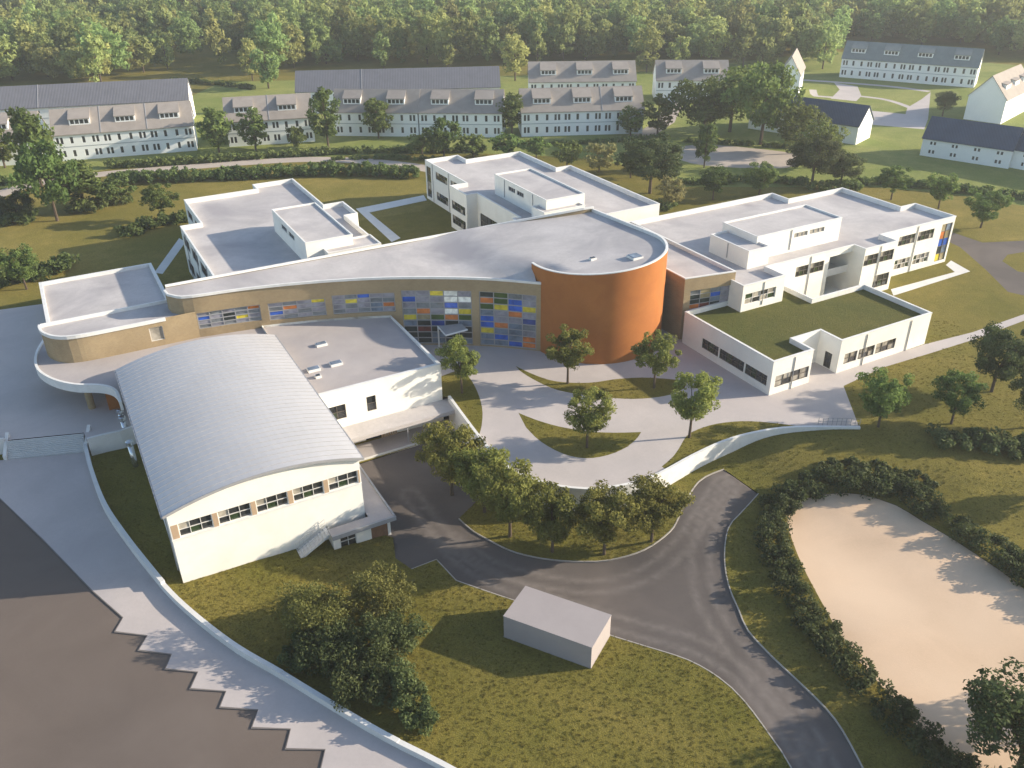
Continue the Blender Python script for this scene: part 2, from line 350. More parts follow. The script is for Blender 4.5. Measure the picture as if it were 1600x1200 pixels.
BED3 = catmull(up([(810,645),(835,655),(872,666),(920,674),(960,676),(1002,675)]), 1.0) + catmull(up([(996,684),(980,698),(950,711),(915,716),(880,709),(845,690),(822,668)]), 1.0)
BED4 = catmull(up([(1034,729),(1052,713),(1063,697),(1073,681),(1090,671),(1120,662),(1160,658),(1200,660),(1242,665)]), 1.0) + [w for w in WALL if P(1034, 738, 0)[0] < w[0] < P(1242, 668, 0)[0]][::-1]
DRIVE_R = up([(1470,372),(1500,386),(1540,421),(1575,456),(1610,464),(1760,470),(1760,440),(1640,432),(1590,424),(1566,408),(1574,398),(1610,392),(1760,385),(1760,368),(1600,376),(1535,379),(1497,366),(1470,358)])
PATH_R1 = up([(1392,452),(1492,425),(1478,414),(1486,407),(1516,424),(1396,462)])
PATH_B1 = up([(556,326),(662,305),(667,313),(577,332),(626,372),(612,378)])
PATH_B2 = up([(280,372),(290,378),(254,428),(241,426)])
ROAD_FAR = catmull(up([(-60,330),(0,303),(60,286),(160,272),(280,262),(400,253),(480,249),(560,251),(640,259),(700,270)]), 3)
FAR_ROAD = ribbon(ROAD_FAR, 4.6)
GRAVEL = catmull(up([(1045,238),(1070,228),(1110,226),(1180,232),(1240,240),(1248,252),(1230,262),(1150,262),(1080,255)]), 3, True)
COURT = up([(1303,129),(1340,135),(1346,150),(1338,158),(1298,154),(1312,140)])
COURT_B = [('c1', ribbon(catmull(up([(1255,125),(1330,130),(1400,136),(1452,143)]), 4), 2.6)), ('c2', ribbon(catmull(up([(1340,150),(1375,154),(1400,160),(1422,168)]), 4), 2.0)), ('c3', up([(1440,155),(1454,144),(1450,187),(1414,181),(1418,168)])),
 ('c4', up([(1350,172),(1412,178),(1450,186),(1444,202),(1342,193)])), ('c5', ribbon(catmull(up([(1270,140),(1275,150),(1300,152)]), 4), 2.2))]
HOUSE_ROAD = ribbon(up([(1000,215),(1040,190),(1052,165),(1040,140)]), 5)

MEADOW = up([(300,150),(345,128),(480,125),(820,118),(1020,112),(1160,96),(1300,80),(1700,110),(1900,330),(1600,322),(1480,302),(1340,290),(1260,292),(1060,292),(1000,262),(900,246),(760,240),(660,240),(400,248),(170,264),(60,285),(-200,330),(-200,240),(300,236)])
DRY = up([(-200,345),(0,322),(60,300),(170,288),(420,276),(655,280),(700,300),(660,330),(560,345),(300,440),(60,470),(-200,510)])
DRY2 = up([(1000,325),(1062,290),(1260,292),(1340,292),(1480,304),(1700,330),(1760,366),(1600,374),(1535,377),(1500,364),(1440,330),(1200,300)])
REG = [('road', 'service_road', ROAD, 'asphalt', 'low'), ('sand', 'sand_play_area', SAND, 'sand', 'low'), ('walk', 'walkway', WALK, 'walk', 'low'), ('street', 'street', STREET, 'roadl', 'low'),
       ('bed1', None, BED1, 'grass', 'up'), ('bed2', None, BED2, 'grass', 'up'), ('bed3', None, BED3, 'grass', 'up'), ('bed4', None, BED4, 'grass', 'up'),
       ('plaza_l', 'upper_plaza', PLAZA_L, 'plaza', 'up'), ('plaza_r', 'entrance_plaza', PLAZA_R, 'plaza', 'up'),
       ('drive', 'drive', DRIVE_R, 'asphalt', 'up'), ('p1', 'path', PATH_R1, 'concrete', 'up'), ('p2', 'path', PATH_B1, 'concrete', 'up'), ('p3', 'path', PATH_B2, 'concrete', 'up'),
       ('far', 'lane', FAR_ROAD, 'gravel', 'up'), ('gravel', 'gravel_court', GRAVEL, 'gravel', 'up'), *[(k, 'paved_court', p, 'plaza', 'up') for k, p in COURT_B],
       ('court', 'paved_court', COURT, 'plaza', 'up'), ('hr', 'lane', HOUSE_ROAD, 'gravel', 'up'), ('meadow', 'garden_lawn', MEADOW, 'meadow', 'up'), ('dry', 'dry_lawn', DRY, 'drylawn', 'up'), ('dry2', 'dry_lawn', DRY2, 'drylawn', 'up')]
TRACKS = [catmull(low(t), 1.0) for t in ([(640,770),(690,830),(760,880),(840,905),(930,915),(1010,895),(1065,850),(1100,800),(1130,752)], [(1140,760),(1105,820),(1095,880),(1110,950),(1150,1010),(1200,1070),(1250,1130),(1300,1215)],
          [(660,800),(720,870),(800,915),(900,950),(990,980),(1080,1005),(1150,1045),(1210,1110),(1260,1180),(1280,1230)])]
def build_ground():
    pts, edges = [], []
    def add_loop(poly):
        b = len(pts); n = len(poly); pts.extend(Vector((p[0], p[1])) for p in poly)
        edges.extend((b + i, b + (i + 1) % n) for i in range(n))
    dom = [(-200, -40), (260, -40), (260, 420), (-200, 420)]
    global GROUND_TRIS
    add_loop(dom); add_loop(LZ)
    for r in REG: add_loop(r[2])
    rnd = random.Random(3)
    y = -36.
    while y < 415:
        st = 2.2 if y < 125 else 9.
        x = -196.
        while x < 256:
            s2 = st if -80 < x < 90 else max(st, 6.)
            pts.append(Vector((x + rnd.uniform(-.2, .2) * st, y + rnd.uniform(-.2, .2) * st))); x += s2
        y += st
    bx = [p[0] for p in ROAD]; by = [p[1] for p in ROAD]; y = min(by)
    while y < max(by):                                                   # finer mesh on the service road, so wheel tracks can be told
        x = min(bx)
        while x < max(bx):
            if inpoly(x, y, ROAD) and y > 36: pts.append(Vector((x + rnd.uniform(-.1, .1), y + rnd.uniform(-.1, .1))))
            x += .55
        y += .55
    vs, es, fs, *_ = delaunay_2d_cdt(pts, edges, [], 0, 1e-4)
    def bbox(p): return min(a[0] for a in p), min(a[1] for a in p), max(a[0] for a in p), max(a[1] for a in p)
    regs = [(r, bbox(r[2])) for r in REG]; lzb = bbox(LZ)
    out = {}
    zcache = {}
    for f in fs:
        q = [vs[i] for i in f]; cx = sum(p.x for p in q) / 3; cy = sum(p.y for p in q) / 3
        lo = lzb[0] < cx < lzb[2] and lzb[1] < cy < lzb[3] and inpoly(cx, cy, LZ)
        key = None
        for r, bb in regs:
            if (r[4] == 'low') == lo and bb[0] < cx < bb[2] and bb[1] < cy < bb[3] and inpoly(cx, cy, r[2]): key = r; break
        name = key[1] if key is not None else None
        k = (key[0] if name else 'ground', 1 if lo else 0)
        dz = -.09 if k[0] == 'street' else (-.10 if k[0] == 'road' else (-.05 if k[0] == 'sand' else 0))
        dd = out.setdefault(k[0], dict(v=[], f=[], ix={}, reg=key))
        idx = []
        for i in f:
            if (i, lo) not in dd['ix']:
                if lo:
                    if i not in zcache: zcache[i] = zl(vs[i].x, vs[i].y)
                    z = zcache[i]
                else: z = 0.
                dd['ix'][(i, lo)] = len(dd['v']); dd['v'].append((vs[i].x, vs[i].y, z + dz))
            idx.append(dd['ix'][(i, lo)])
        dd['f'].append(idx)
    g = out['ground']; b = len(g['v'])                                   # carry the lawn out to the horizon
    x0, y0, x1, y1, B = -200, -40, 260, 420, 3500
    g['v'] += [(x0, y0, 0), (x1, y0, 0), (x1, y1, 0), (x0, y1, 0), (-B, -B, 0), (B, -B, 0), (B, B, 0), (-B, B, 0)]
    g['f'] += [[b + 4, b + 5, b + 1, b], [b + 5, b + 6, b + 2, b + 1], [b + 6, b + 7, b + 3, b + 2], [b + 7, b + 4, b, b + 3]]
    GROUND_TRIS = [[g['v'][i] for i in f] for f in g['f'][:-4]]
    for k, dd in out.items():
        m = MB(); m.v = dd['v']; m.f = dd['f']; m.m = [0] * len(m.f)
        nm = 'ground' if k == 'ground' else dd['reg'][1]
        o = m.build(nm, M['grass'] if k == 'ground' else M[dd['reg'][3]], None, True)
        if k == 'road':
            at = o.data.attributes.new('wear', 'FLOAT', 'POINT'); tv = []
            for x, y, z in m.v:
                w = 0.
                for tr in TRACKS:
                    d = seg_dist(x, y, tr)
                    if d < 3: w = max(w, math.exp(-((abs(d - .85)) / .33) ** 2))
                tv.append(w)
            at.data.foreach_set('value', tv)
        tag(o, {'ground': 'olive green lawn covering the whole site', 'road': 'dark asphalt service road and yard below the plaza', 'sand': 'pale sand play area ringed by a hedge',
                'walk': 'pale lilac paved walkway beside the street', 'street': 'brown grey asphalt street at lower left', 'plaza_l': 'blue grey upper plaza above the steps',
                'plaza_r': 'pale entrance plaza curving round the grass beds', 'drive': 'grey asphalt drive looping at the right edge', 'p1': 'pale path beside the right wing',
                'p2': 'white angled path in the courtyard between the two rear wings', 'p3': 'pale path at the corner of the left wing', 'far': 'pale lane between the hedges before the houses',
                'gravel': 'brown gravel court behind the school', 'court': 'white paved court before the long grey green house', 'hr': 'pale lane between houses', 'c1': 'pale path before the long grey green house', 'c2': 'narrow pale path across the court lawn', 'c3': 'grey paved strip beside the dark court tree', 'c4': 'pale paved forecourt between the navy roofs', 'c5': 'short pale path at the gable house', 'dry': 'golden dry lawn behind the left wing', 'dry2': 'golden dry lawn behind the right wing', 'meadow': 'bright yellow green lawn round the houses'}.get(k), None, None, 'structure')
build_ground()

# kerbs along the roads
def kerb(path3, mat, w=.11, h=.02, d=.25, label='stone kerb along the service road'):
    m = MB(); m.strip(path3, w, -d, h); return tag(m.build('kerb', mat), label, None, None, 'structure')
kerb(low3(isl), M['kerb'], label='pale kerb round the tree bed')
kerb(low3(rd_r), M['kerb'], label='pale kerb between service road and the sand hedge')
kerb(low3(rd_l + rd_m[1:] + low([(682,874),(643,889)])), M['kerb'], label='pale kerb along the front lawn')
kerb(low3(ZIG), M['kerbdark'], 0.09, .004, .3, 'dark zigzag kerb between walkway and street')

# ------------------------------------------------------------------ building kit
def path_len(path):
    s = [0.]
    for a, b in zip(path[:-1], path[1:]): s.append(s[-1] + math.dist(a, b))
    return s
def path_at(path, cum, s):
    s = max(0, min(cum[-1], s))
    for i in range(len(path) - 1):
        if s <= cum[i + 1] + 1e-9:
            t = (s - cum[i]) / ((cum[i + 1] - cum[i]) or 1); a, b = path[i], path[i + 1]
            return (a[0] + (b[0] - a[0]) * t, a[1] + (b[1] - a[1]) * t)
    return path[-1]
def s_of(path, px_x, z):                                  # where along a facade a surveyed column of the picture lies
    cum = path_len(path); best = (1e9, 0); n = 400
    for i in range(n + 1):
        s = cum[-1] * i / n; q = path_at(path, cum, s); d = abs(PIX(W(*q, z))[0] - px_x)
        if d < best[0]: best = (d, s)
    return best[1]
def wall_faces(m, path, z0, z1, openings=(), depth=.22, mi=0, mo=0):
    """facade along path (school axes, outside on the right hand side); openings (s0,s1,za,zb) become real recesses"""
    cum = path_len(path)
    ss = sorted(set([round(c, 4) for c in cum] + [round(min(cum[-1], max(0, o[k])), 4) for o in openings for k in (0, 1)]))
    zs = sorted(set([z0, z1] + [min(z1, max(z0, o[k])) for o in openings for k in (2, 3)]))
    for a, b in zip(ss[:-1], ss[1:]):
        if b - a < 1e-3: continue
        pa, pb = path_at(path, cum, a), path_at(path, cum, b)
        for c, d in zip(zs[:-1], zs[1:]):
            if d - c < 1e-3: continue
            sm, zm = (a + b) / 2, (c + d) / 2
            if any(o[0] < sm < o[1] and o[2] < zm < o[3] for o in openings): continue
            m.face((W(*pa, c), W(*pb, c), W(*pb, d), W(*pa, d)), mi)
    for o in openings:
        dep = o[4] if len(o) > 4 else depth
        st = [o[0]] + [c for c in cum if o[0] + .01 < c < o[1] - .01] + [o[1]]
        za, zb = max(z0, o[2]), min(z1, o[3])
        def inn(s):
            p = path_at(path, cum, s); e = .05; a = path_at(path, cum, s - e); b = path_at(path, cum, s + e)
            l = math.dist(a, b) or 1; return p, (p[0] - (b[1] - a[1]) / l * dep, p[1] + (b[0] - a[0]) / l * dep)
        for a, b in zip(st[:-1], st[1:]):
            (pa, ia), (pb, ib) = inn(a), inn(b)
            m.face((W(*pa, za), W(*ia, za), W(*ib, za), W(*pb, za)), mo); m.face((W(*pa, zb), W(*pb, zb), W(*ib, zb), W(*ia, zb)), mo)
        (pa, ia), (pb, ib) = inn(st[0]), inn(st[-1])
        m.face((W(*pa, za), W(*pa, zb), W(*ia, zb), W(*ia, za)), mo); m.face((W(*pb, za), W(*ib, za), W(*ib, zb), W(*pb, zb)), mo)
def glaze(parent, path, s0, s1, za, zb, nx, ny, mats='glass', frame='frame', bar=.07, dep=.17, name='window', cols=None, gap=0.0):
    """window > frame bars (the window mesh itself) and one pane each cell"""
    cum = path_len(path)
    def at(s, off):
        p = path_at(path, cum, s); e = .05; a = path_at(path, cum, s - e); b = path_at(path, cum, s + e); l = math.dist(a, b) or 1
        return (p[0] - (b[1] - a[1]) / l * off, p[1] + (b[0] - a[0]) / l * off)
    def brick(m, a, b, c, d, o0, o1):
        q = [at(a, o0), at(b, o0), at(b, o1), at(a, o1)]
        m.box8([W(*p, c) for p in q] + [W(*p, d) for p in q])
    m = MB(); hb = bar / 2
    sx = [s0 + (s1 - s0) * i / nx for i in range(nx + 1)]; zz = [za + (zb - za) * i / ny for i in range(ny + 1)]
    for i, s in enumerate(sx):
        a, b = max(s0, s - hb), min(s1, s + hb)
        if i == 0: b = s0 + bar
        if i == nx: a = s1 - bar
        brick(m, a, b, za, zb, dep - .08, dep + .05)
    for i in range(nx):
        for j, z in enumerate(zz):
            c, d = z - hb, z + hb
            if j == 0: c, d = za, za + bar
            if j == ny: c, d = zb - bar, zb
            brick(m, sx[i] + (bar if i == 0 else hb), sx[i + 1] - (bar if i == nx - 1 else hb), c, d, dep - .075, dep + .045)
    w = m.build(name, M[frame], parent)
    for j in range(ny):
        for i in range(nx):
            pm = MB(); t = dep - (.005 if cols else 0)
            q = [at(sx[i] + .01, t), at(sx[i + 1] - .01, t)]
            c, d = zz[j] + .01, zz[j + 1] - .01
            q2 = [at(sx[i] + .01, t + .03), at(sx[i + 1] - .01, t + .03)]
            pm.box8([W(*q[0], c), W(*q[1], c), W(*q2[1], c), W(*q2[0], c), W(*q[0], d), W(*q[1], d), W(*q2[1], d), W(*q2[0], d)])
            if cols: mt = PM[cols[ny - 1 - j][i]]
            elif isinstance(mats, str): mt = M[mats]
            else: mt = M[mats[(i + j * 3) % len(mats)]]
            pm.build('pane', mt, w)
    return w
def offset_poly(poly, d):                                  # ccw polygon, d > 0 outward
    n = len(poly); out = []
    for i in range(n):
        a, b, c = poly[i - 1], poly[i], poly[(i + 1) % n]
        n1 = (b[1] - a[1], -(b[0] - a[0])); l = math.hypot(*n1); n1 = (n1[0] / l, n1[1] / l)
        n2 = (c[1] - b[1], -(c[0] - b[0])); l = math.hypot(*n2); n2 = (n2[0] / l, n2[1] / l)
        k = 1 + n1[0] * n2[0] + n1[1] * n2[1]; k = max(k, .25)
        out.append((b[0] + (n1[0] + n2[0]) / k * d, b[1] + (n1[1] + n2[1]) / k * d))
    return out
def tri_poly(poly, grid=None):
    """triangulate a plan polygon, with optional inner grid points"""
    pts = [Vector(p) for p in poly]; n = len(pts); ed = [(i, (i + 1) % n) for i in range(n)]
    if grid:
        x0, x1 = min(p[0] for p in poly), max(p[0] for p in poly); y0, y1 = min(p[1] for p in poly), max(p[1] for p in poly)
        x = x0 + grid / 2
        while x < x1:
            y = y0 + grid / 2
            while y < y1:
                if inpoly(x, y, poly): pts.append(Vector((x, y)))
                y += grid
            x += grid
    vs, es, fs, *_ = delaunay_2d_cdt(pts, ed, [], 0, 1e-5)
    fs = [f for f in fs if inpoly(sum(vs[i].x for i in f) / 3, sum(vs[i].y for i in f) / 3, poly)]
    return [(v.x, v.y) for v in vs], fs
def flat_block(parent, poly, z0, z1, wins=None, wallmat='render', roofmat='flatroof', par=.8, t=.24, skip=(), lip=.04, names=('wall', 'roof', 'parapet')):
    """flat-roofed volume: wall with recessed openings, roof sheet, parapet ring. wins: {edge: [(s0,s1,za,zb,nx,ny,kwargs)]}"""
    wins = wins or {}; m = MB(); n = len(poly)
    for i in range(n):
        e = [poly[i], poly[(i + 1) % n]]
        wall_faces(m, e, z0, z1 - .1, [w[:4] + ((w[6]['depth'],) if w[6].get('depth') else ()) for w in wins.get(i, [])])
    wl = m.build(names[0], M[wallmat], parent)
    for i, ws in wins.items():
        e = [poly[i], poly[(i + 1) % n]]
        for w in ws:
            kw = {k: v for k, v in w[6].items() if k != 'depth'}
            if kw.pop('void', False): continue
            glaze(parent, e, *w[:6], **kw)
    vs, fs = tri_poly(poly); m = MB(); m.mesh([W(*p, z1 - par) for p in vs], fs); m.build(names[1], M[roofmat], parent)
    po, pi = offset_poly(poly, lip), offset_poly(poly, -t); m = MB()
    for i in range(n):
        if i in skip: continue
        j = (i + 1) % n
        m.face((W(*po[i], z1), W(*po[j], z1), W(*pi[j], z1), W(*pi[i], z1)))
        m.face((W(*po[i], z1 - .14), W(*po[j], z1 - .14), W(*po[j], z1), W(*po[i], z1)))
        m.face((W(*poly[i], z1 - .14), W(*poly[j], z1 - .14), W(*po[j], z1 - .14), W(*po[i], z1 - .14)))
        m.face((W(*pi[j], z1 - par), W(*pi[i], z1 - par), W(*pi[i], z1), W(*pi[j], z1)))
    m.build(names[2], M['coping'], parent)
    return wl
def mid(poly): return sum(p[0] for p in poly) / len(poly), sum(p[1] for p in poly) / len(poly)
def box_on(parent, u0, u1, v0, v1, z0, z1, name='penthouse', wins=None, wallmat='render', par=.25):
    w = flat_block(parent, [(u0, v0), (u1, v0), (u1, v1), (u0, v1)], z0, z1, wins, wallmat, par=par, t=.18, names=(name, name + '_roof', name + '_parapet'))
    return w
def pipe_on(parent, path, z0, z1, s, name='downpipe', mat='fascia', off=.07, r=.06):
    cum = path_len(path); p = path_at(path, cum, s); a, b = path[0], path[-1]; l = math.dist(a, b)
    q = (p[0] + (b[1] - a[1]) / l * off, p[1] - (b[0] - a[0]) / l * off)
    m = MB(); m.tube([W(*q, z0), W(*q, z1)], [r, r], 6); return m.build(name, M[mat], parent)
def skylight(parent, u, v, z, su, sv):
    m = MB(); m.ubox(u - su, u + su, v - sv, v + sv, z, z + .3); k = m.build('skylight', M['coping'], parent)
    m = MB(); m.ubox(u - su + .1, u + su - .1, v - sv + .1, v + sv - .1, z + .3, z + .38); m.build('pane', M['glass'] if su < .5 else PM['s'], k)
UPW = (5.25, 6.75); LOW_ = (1.0, 2.7)
mixg = ('glass', 'glassg', 'glass', 'glassw', 'glass')

# ------------------------------------------------------------------ the crescent hall with its curved facade
FAC = catmull([(10.25, 112.9), (10.4, 111.4), (11.3, 110.1), (13, 109.3), (20, 108.2), (29, 105.7), (38, 101.9), (47.5, 96.1), (53.9, 90.5)], 1.1)
DC, DR = (63.3, 91.7), 9.5
def zrim(u, v): return 12.75 + .06 * (u - DC[0]) - .05 * (v - DC[1])
def fac_dist(u, v): return seg_dist(u, v, FAC)
def zroof(u, v):
    k = smooth((u - 44) / 11); d = 1.0 if u > 55 else smooth((fac_dist(u, v) + .1) / 2.8)
    return 10.0 + k * d * (zrim(u, v) - .45 - 10.0)
def arc(a0, a1, n, r=DR): return [(DC[0] + r * math.cos(math.radians(a0 + (a1 - a0) * i / n)), DC[1] + r * math.sin(math.radians(a0 + (a1 - a0) * i / n))) for i in range(n + 1)]
RIM = arc(174, 360, 56)
def backline(t):
    x, y = 258 + (940 - 258) * t, 447 + (321 - 447) * t; z = 10.25 + 2.75 * smooth((t - .62) / .42)
    return UV(*P(x, y, z)), z
BACK = [b for b in (backline(i / 48) for i in range(49)) if b[0][0] < RIM[-1][0] - .3]
BACK.append(((RIM[-1][0], BACK[-1][0][1] - .2), BACK[-1][1]))
hall = thing('crescent_hall', W(36, 104, 0), 'long curved beige brick hall with pale crescent roof and coloured window panes', 'building')
def build_hall():
    fl = FAC; c = path_len(fl); ops = []; spec = []
    def ad(x0, x1, za, zb, nx, ny, cols):
        zm = (za + zb) / 2; a, b = s_of(fl, x0, zm), s_of(fl, x1, zm); ops.append((a, b, za, zb)); spec.append((a, b, za, zb, nx, ny, cols))
    ad(309, 408, 5.3, 7.6, 5, 4, ['lglgo', 'bldgg', 'lgdyl', 'glglg'])
    ad(420, 510, 5.1, 7.6, 4, 4, ['lgly', 'goll', 'blgl', 'lglg'])
    ad(519, 617, 5.1, 7.9, 5, 4, ['lgbll', 'lylgg', 'lglso', 'glgsl'])
    ad(629, 738, .15, 8.2, 5, 9, ['llywl', 'bllww', 'lggbg', 'golwy', 'yteoe', 'sdnds', 'drdsd', 'ddsdd', 'sdsds'])
    ad(749, 838, .15, 8.2, 4, 9, ['degl', 'oebl', 'eyby', 'slol', 'blln', 'bosg', 'yssl', 'sbso', 'ssbo'])
    m = MB(); wall_faces(m, fl, 0, 10.0, ops, .3)
    m.face((W(*fl[0], 0), W(*fl[0], 10.0), W(*BACK[0][0], 10.0), W(*BACK[0][0], 0)))
    for (a, za), (b, zb) in zip(BACK[:-1], BACK[1:]): m.face((W(*b, 0), W(*a, 0), W(*a, za - .05), W(*b, zb - .05)))
    m.build('wall', M['brick'], hall)
    for a, b, za, zb, nx, ny, cols in spec: glaze(hall, fl, a, b, za, zb, nx, ny, cols=cols, frame='fascia', dep=.22, bar=.13, name='coloured_window')
    poly = fl + [p for p in RIM if p[1] < 94.2][0:] 
    br = BACK[-1][0]
    poly = fl[:-1] + RIM[1:] + [(RIM[-1][0], br[1])] + [b[0] for b in BACK[::-1][1:]]
    vs, fs = tri_poly(poly, 1.6); m = MB(); m.mesh([W(*p, zroof(*p)) for p in vs], fs); m.build('roof', M['flatroof'], hall, True)
    m = MB(); m.strip([W(*p, 10.0) for p in fl], .26, -.12, .2); m.build('front_coping', M['coping'], hall)
    m = MB(); m.strip([W(*p, z) for p, z in BACK], .24, -.15, .16); m.build('rear_coping', M['coping'], hall)
    m = MB(); side = [(RIM[-1][0] - .14, DC[1] + i * (br[1] - DC[1]) / 8) for i in range(9)]
    m.strip([W(*p, zroof(*p)) for p in side], .30, -1.2, .45); m.build('side_parapet', M['coping'], hall)
    m = MB(); wall_faces(m, [(RIM[-1][0] + .1, DC[1]), (RIM[-1][0] + .1, br[1])], 0, 12.3); m.build('side_wall', M['brick'], hall)
    for px_, py_ in ((926, 406), (992, 403)):
        z = 12.4
        for _ in range(4): u, v = UV(*P(px_, py_, z)); z = zroof(u, v)
        skylight(hall, u, v, z, .8 if px_ > 950 else .42, .8 if px_ > 950 else .3)
build_hall()
# orange drum
drum = thing('round_tower', W(*DC, 0), 'tall orange rendered round tower in front of the crescent hall', 'tower')
def build_drum():
    m = MB(); arcp = arc(172, 360, 80); n = len(arcp)
    vs, fs = [], []
    for p in arcp: vs += [W(*p, 0), W(*p, zrim(*p) - .02)]
    for i in range(n - 1): fs.append((2 * i, 2 * i + 2, 2 * i + 3, 2 * i + 1))
    m.mesh(vs, fs); m.build('wall', M['orange'], drum, True)
    m = MB(); inner = arc(172, 360, 80, DR - .3); vs, fs = [], []
    outer = arc(172, 360, 80, DR + .03)
    for a, b in zip(outer, inner): vs += [W(*a, zrim(*a) - .12), W(*a, zrim(*a)), W(*b, zrim(*a)), W(*b, zrim(*a) - .75)]
    for i in range(n - 1):
        for k in range(3): fs.append((4 * i + k, 4 * i + 4 + k, 4 * i + 5 + k, 4 * i + 1 + k))
    m.mesh(vs, fs); m.build('rim', M['coping'], drum)
build_drum()
# link hall on the right of the drum
link = thing('link_hall', W(77, 92, 0), 'short beige brick hall with coloured panes right of the orange tower', 'building')
def build_link():
    poly = [(72.6, 83.9), (80.3, 82.5), (80.3, 107), (72.6, 107)]; e = poly[:2]
    w = {0: []}
    for x0, x1, za, zb, nx, ny, cols in ((1037, 1066, 1.0, 7.2, 2, 8, ['eg', 'db', 'sb', 'dd', 'ld', 'ly', 'dy', 'dd']), (1077, 1141, 3.0, 7.2, 4, 6, ['gtgl', 'dtbl', 'ddsl', 'ordl', 'oybl', 'dysl'])):
        w[0].append((s_of(e, x0, (za + zb) / 2), s_of(e, x1, (za + zb) / 2), za, zb, nx, ny, dict(cols=cols, frame='fascia', name='coloured_window')))
    flat_block(link, poly, 0, 9.2, w, 'brick', par=.5)
build_link()

# ------------------------------------------------------------------ left end: curved brick block with roofs in two levels
lend = thing('curved_end_block', W(3, 116, 0), 'low beige brick block with rounded corner at the far left', 'building')
def build_left():
    cur = catmull([(-4.9, 115.1), (-5.0, 114.6), (-4.7, 112.6), (-3.4, 110.5), (-1.2, 109.5), (4, 109.3), (13, 109.3)], .8)
    a, b = s_of(cur, 234, 6.2), s_of(cur, 255, 6.2)
    m = MB(); wall_faces(m, cur, 0, 7.9, [(a, b, 5.0, 6.9)]); m.build('wall', M['brick'], lend)
    glaze(lend, cur, a, b, 5.0, 6.9, 1, 1, 'glassw', 'wframe')
    poly = cur + [(13, 110.5), (10.8, 112), (10.8, 115.1), (-4.9, 115.1)]
    vs, fs = tri_poly(poly); m = MB(); m.mesh([W(*p, 7.5) for p in vs], fs); m.build('front_roof', M['flatroof'], lend)
    m = MB(); m.strip([W(*p, 7.9) for p in cur if p[0] < 10.2], .28, -.4, .03); m.build('front_coping', M['coping'], lend)
    m = MB(); m.ubox(-4.8, 10.8, 115.0, 115.25, 0, 7.93); m.build('rear_wall', M['coping'], lend)
    flat_block(lend, [(-4.4, 115.3), (11.7, 115.3), (11.7, 140.8), (-4.4, 140.8)], 0, 4.25, None, 'render', par=.5, t=.4)
build_left()
# roof terrace and canopy between left end, gym and hall
terr = thing('canopy_terrace', W(-1, 106, 0), 'pale curved canopy roof on a post beside the round brick corner', 'canopy')
def build_terrace():
    edge = catmull([(-4.9, 119.0), (-6.0, 115.4), (-6.4, 111.8), (-6.0, 108.9), (-4.6, 105.8), (-2.6, 103.4), (-.4, 102.0), (.9, 100.6), (1.45, 98.9), (1.5, 96.2)], .7)
    inner = [(2.2, 96.2), (2.2, 101.9), (20.8, 101.9), (20.8, 108.2), (13, 109.4), (4, 109.4), (-1.2, 109.6), (-3.3, 110.7), (-4.6, 112.7), (-4.8, 115.0), (-4.5, 119)]
    poly = edge + inner; vs, fs = tri_poly(poly)
    m = MB(); m.mesh([W(*p, 4.2) for p in vs], fs); m.mesh([W(*p, 3.35) for p in vs], [tuple(reversed(f)) for f in fs]); m.build('roof', M['lowroof'], terr)
    m = MB(); m.strip([W(*p, 4.2) for p in edge], .3, -.88, .22); m.build('fascia', M['coping'], terr, False)
    m = MB(); q = (-1.6, 104.9); m.prism([W(*(q[0] + .42 * math.cos(t * math.pi / 5), q[1] + .42 * math.sin(t * math.pi / 5)))[:2] for t in range(10)], 0, 3.34); m.build('post', M['brick'], terr)
    m = MB(); m.prism([W(*p)[:2] for p in ((.2, 103.2), (2.1, 103.2), (2.1, 106.5), (.2, 106.5))], 0, 3.34); m.build('orange_wall', M['orange'], terr)
    m = MB(); wall_faces(m, [(-3.2, 110.9), (-1, 109.8), (4, 109.6), (13, 109.6)], 0, 3.3); m.build('rear_wall', M['brick'], terr)
build_terrace()

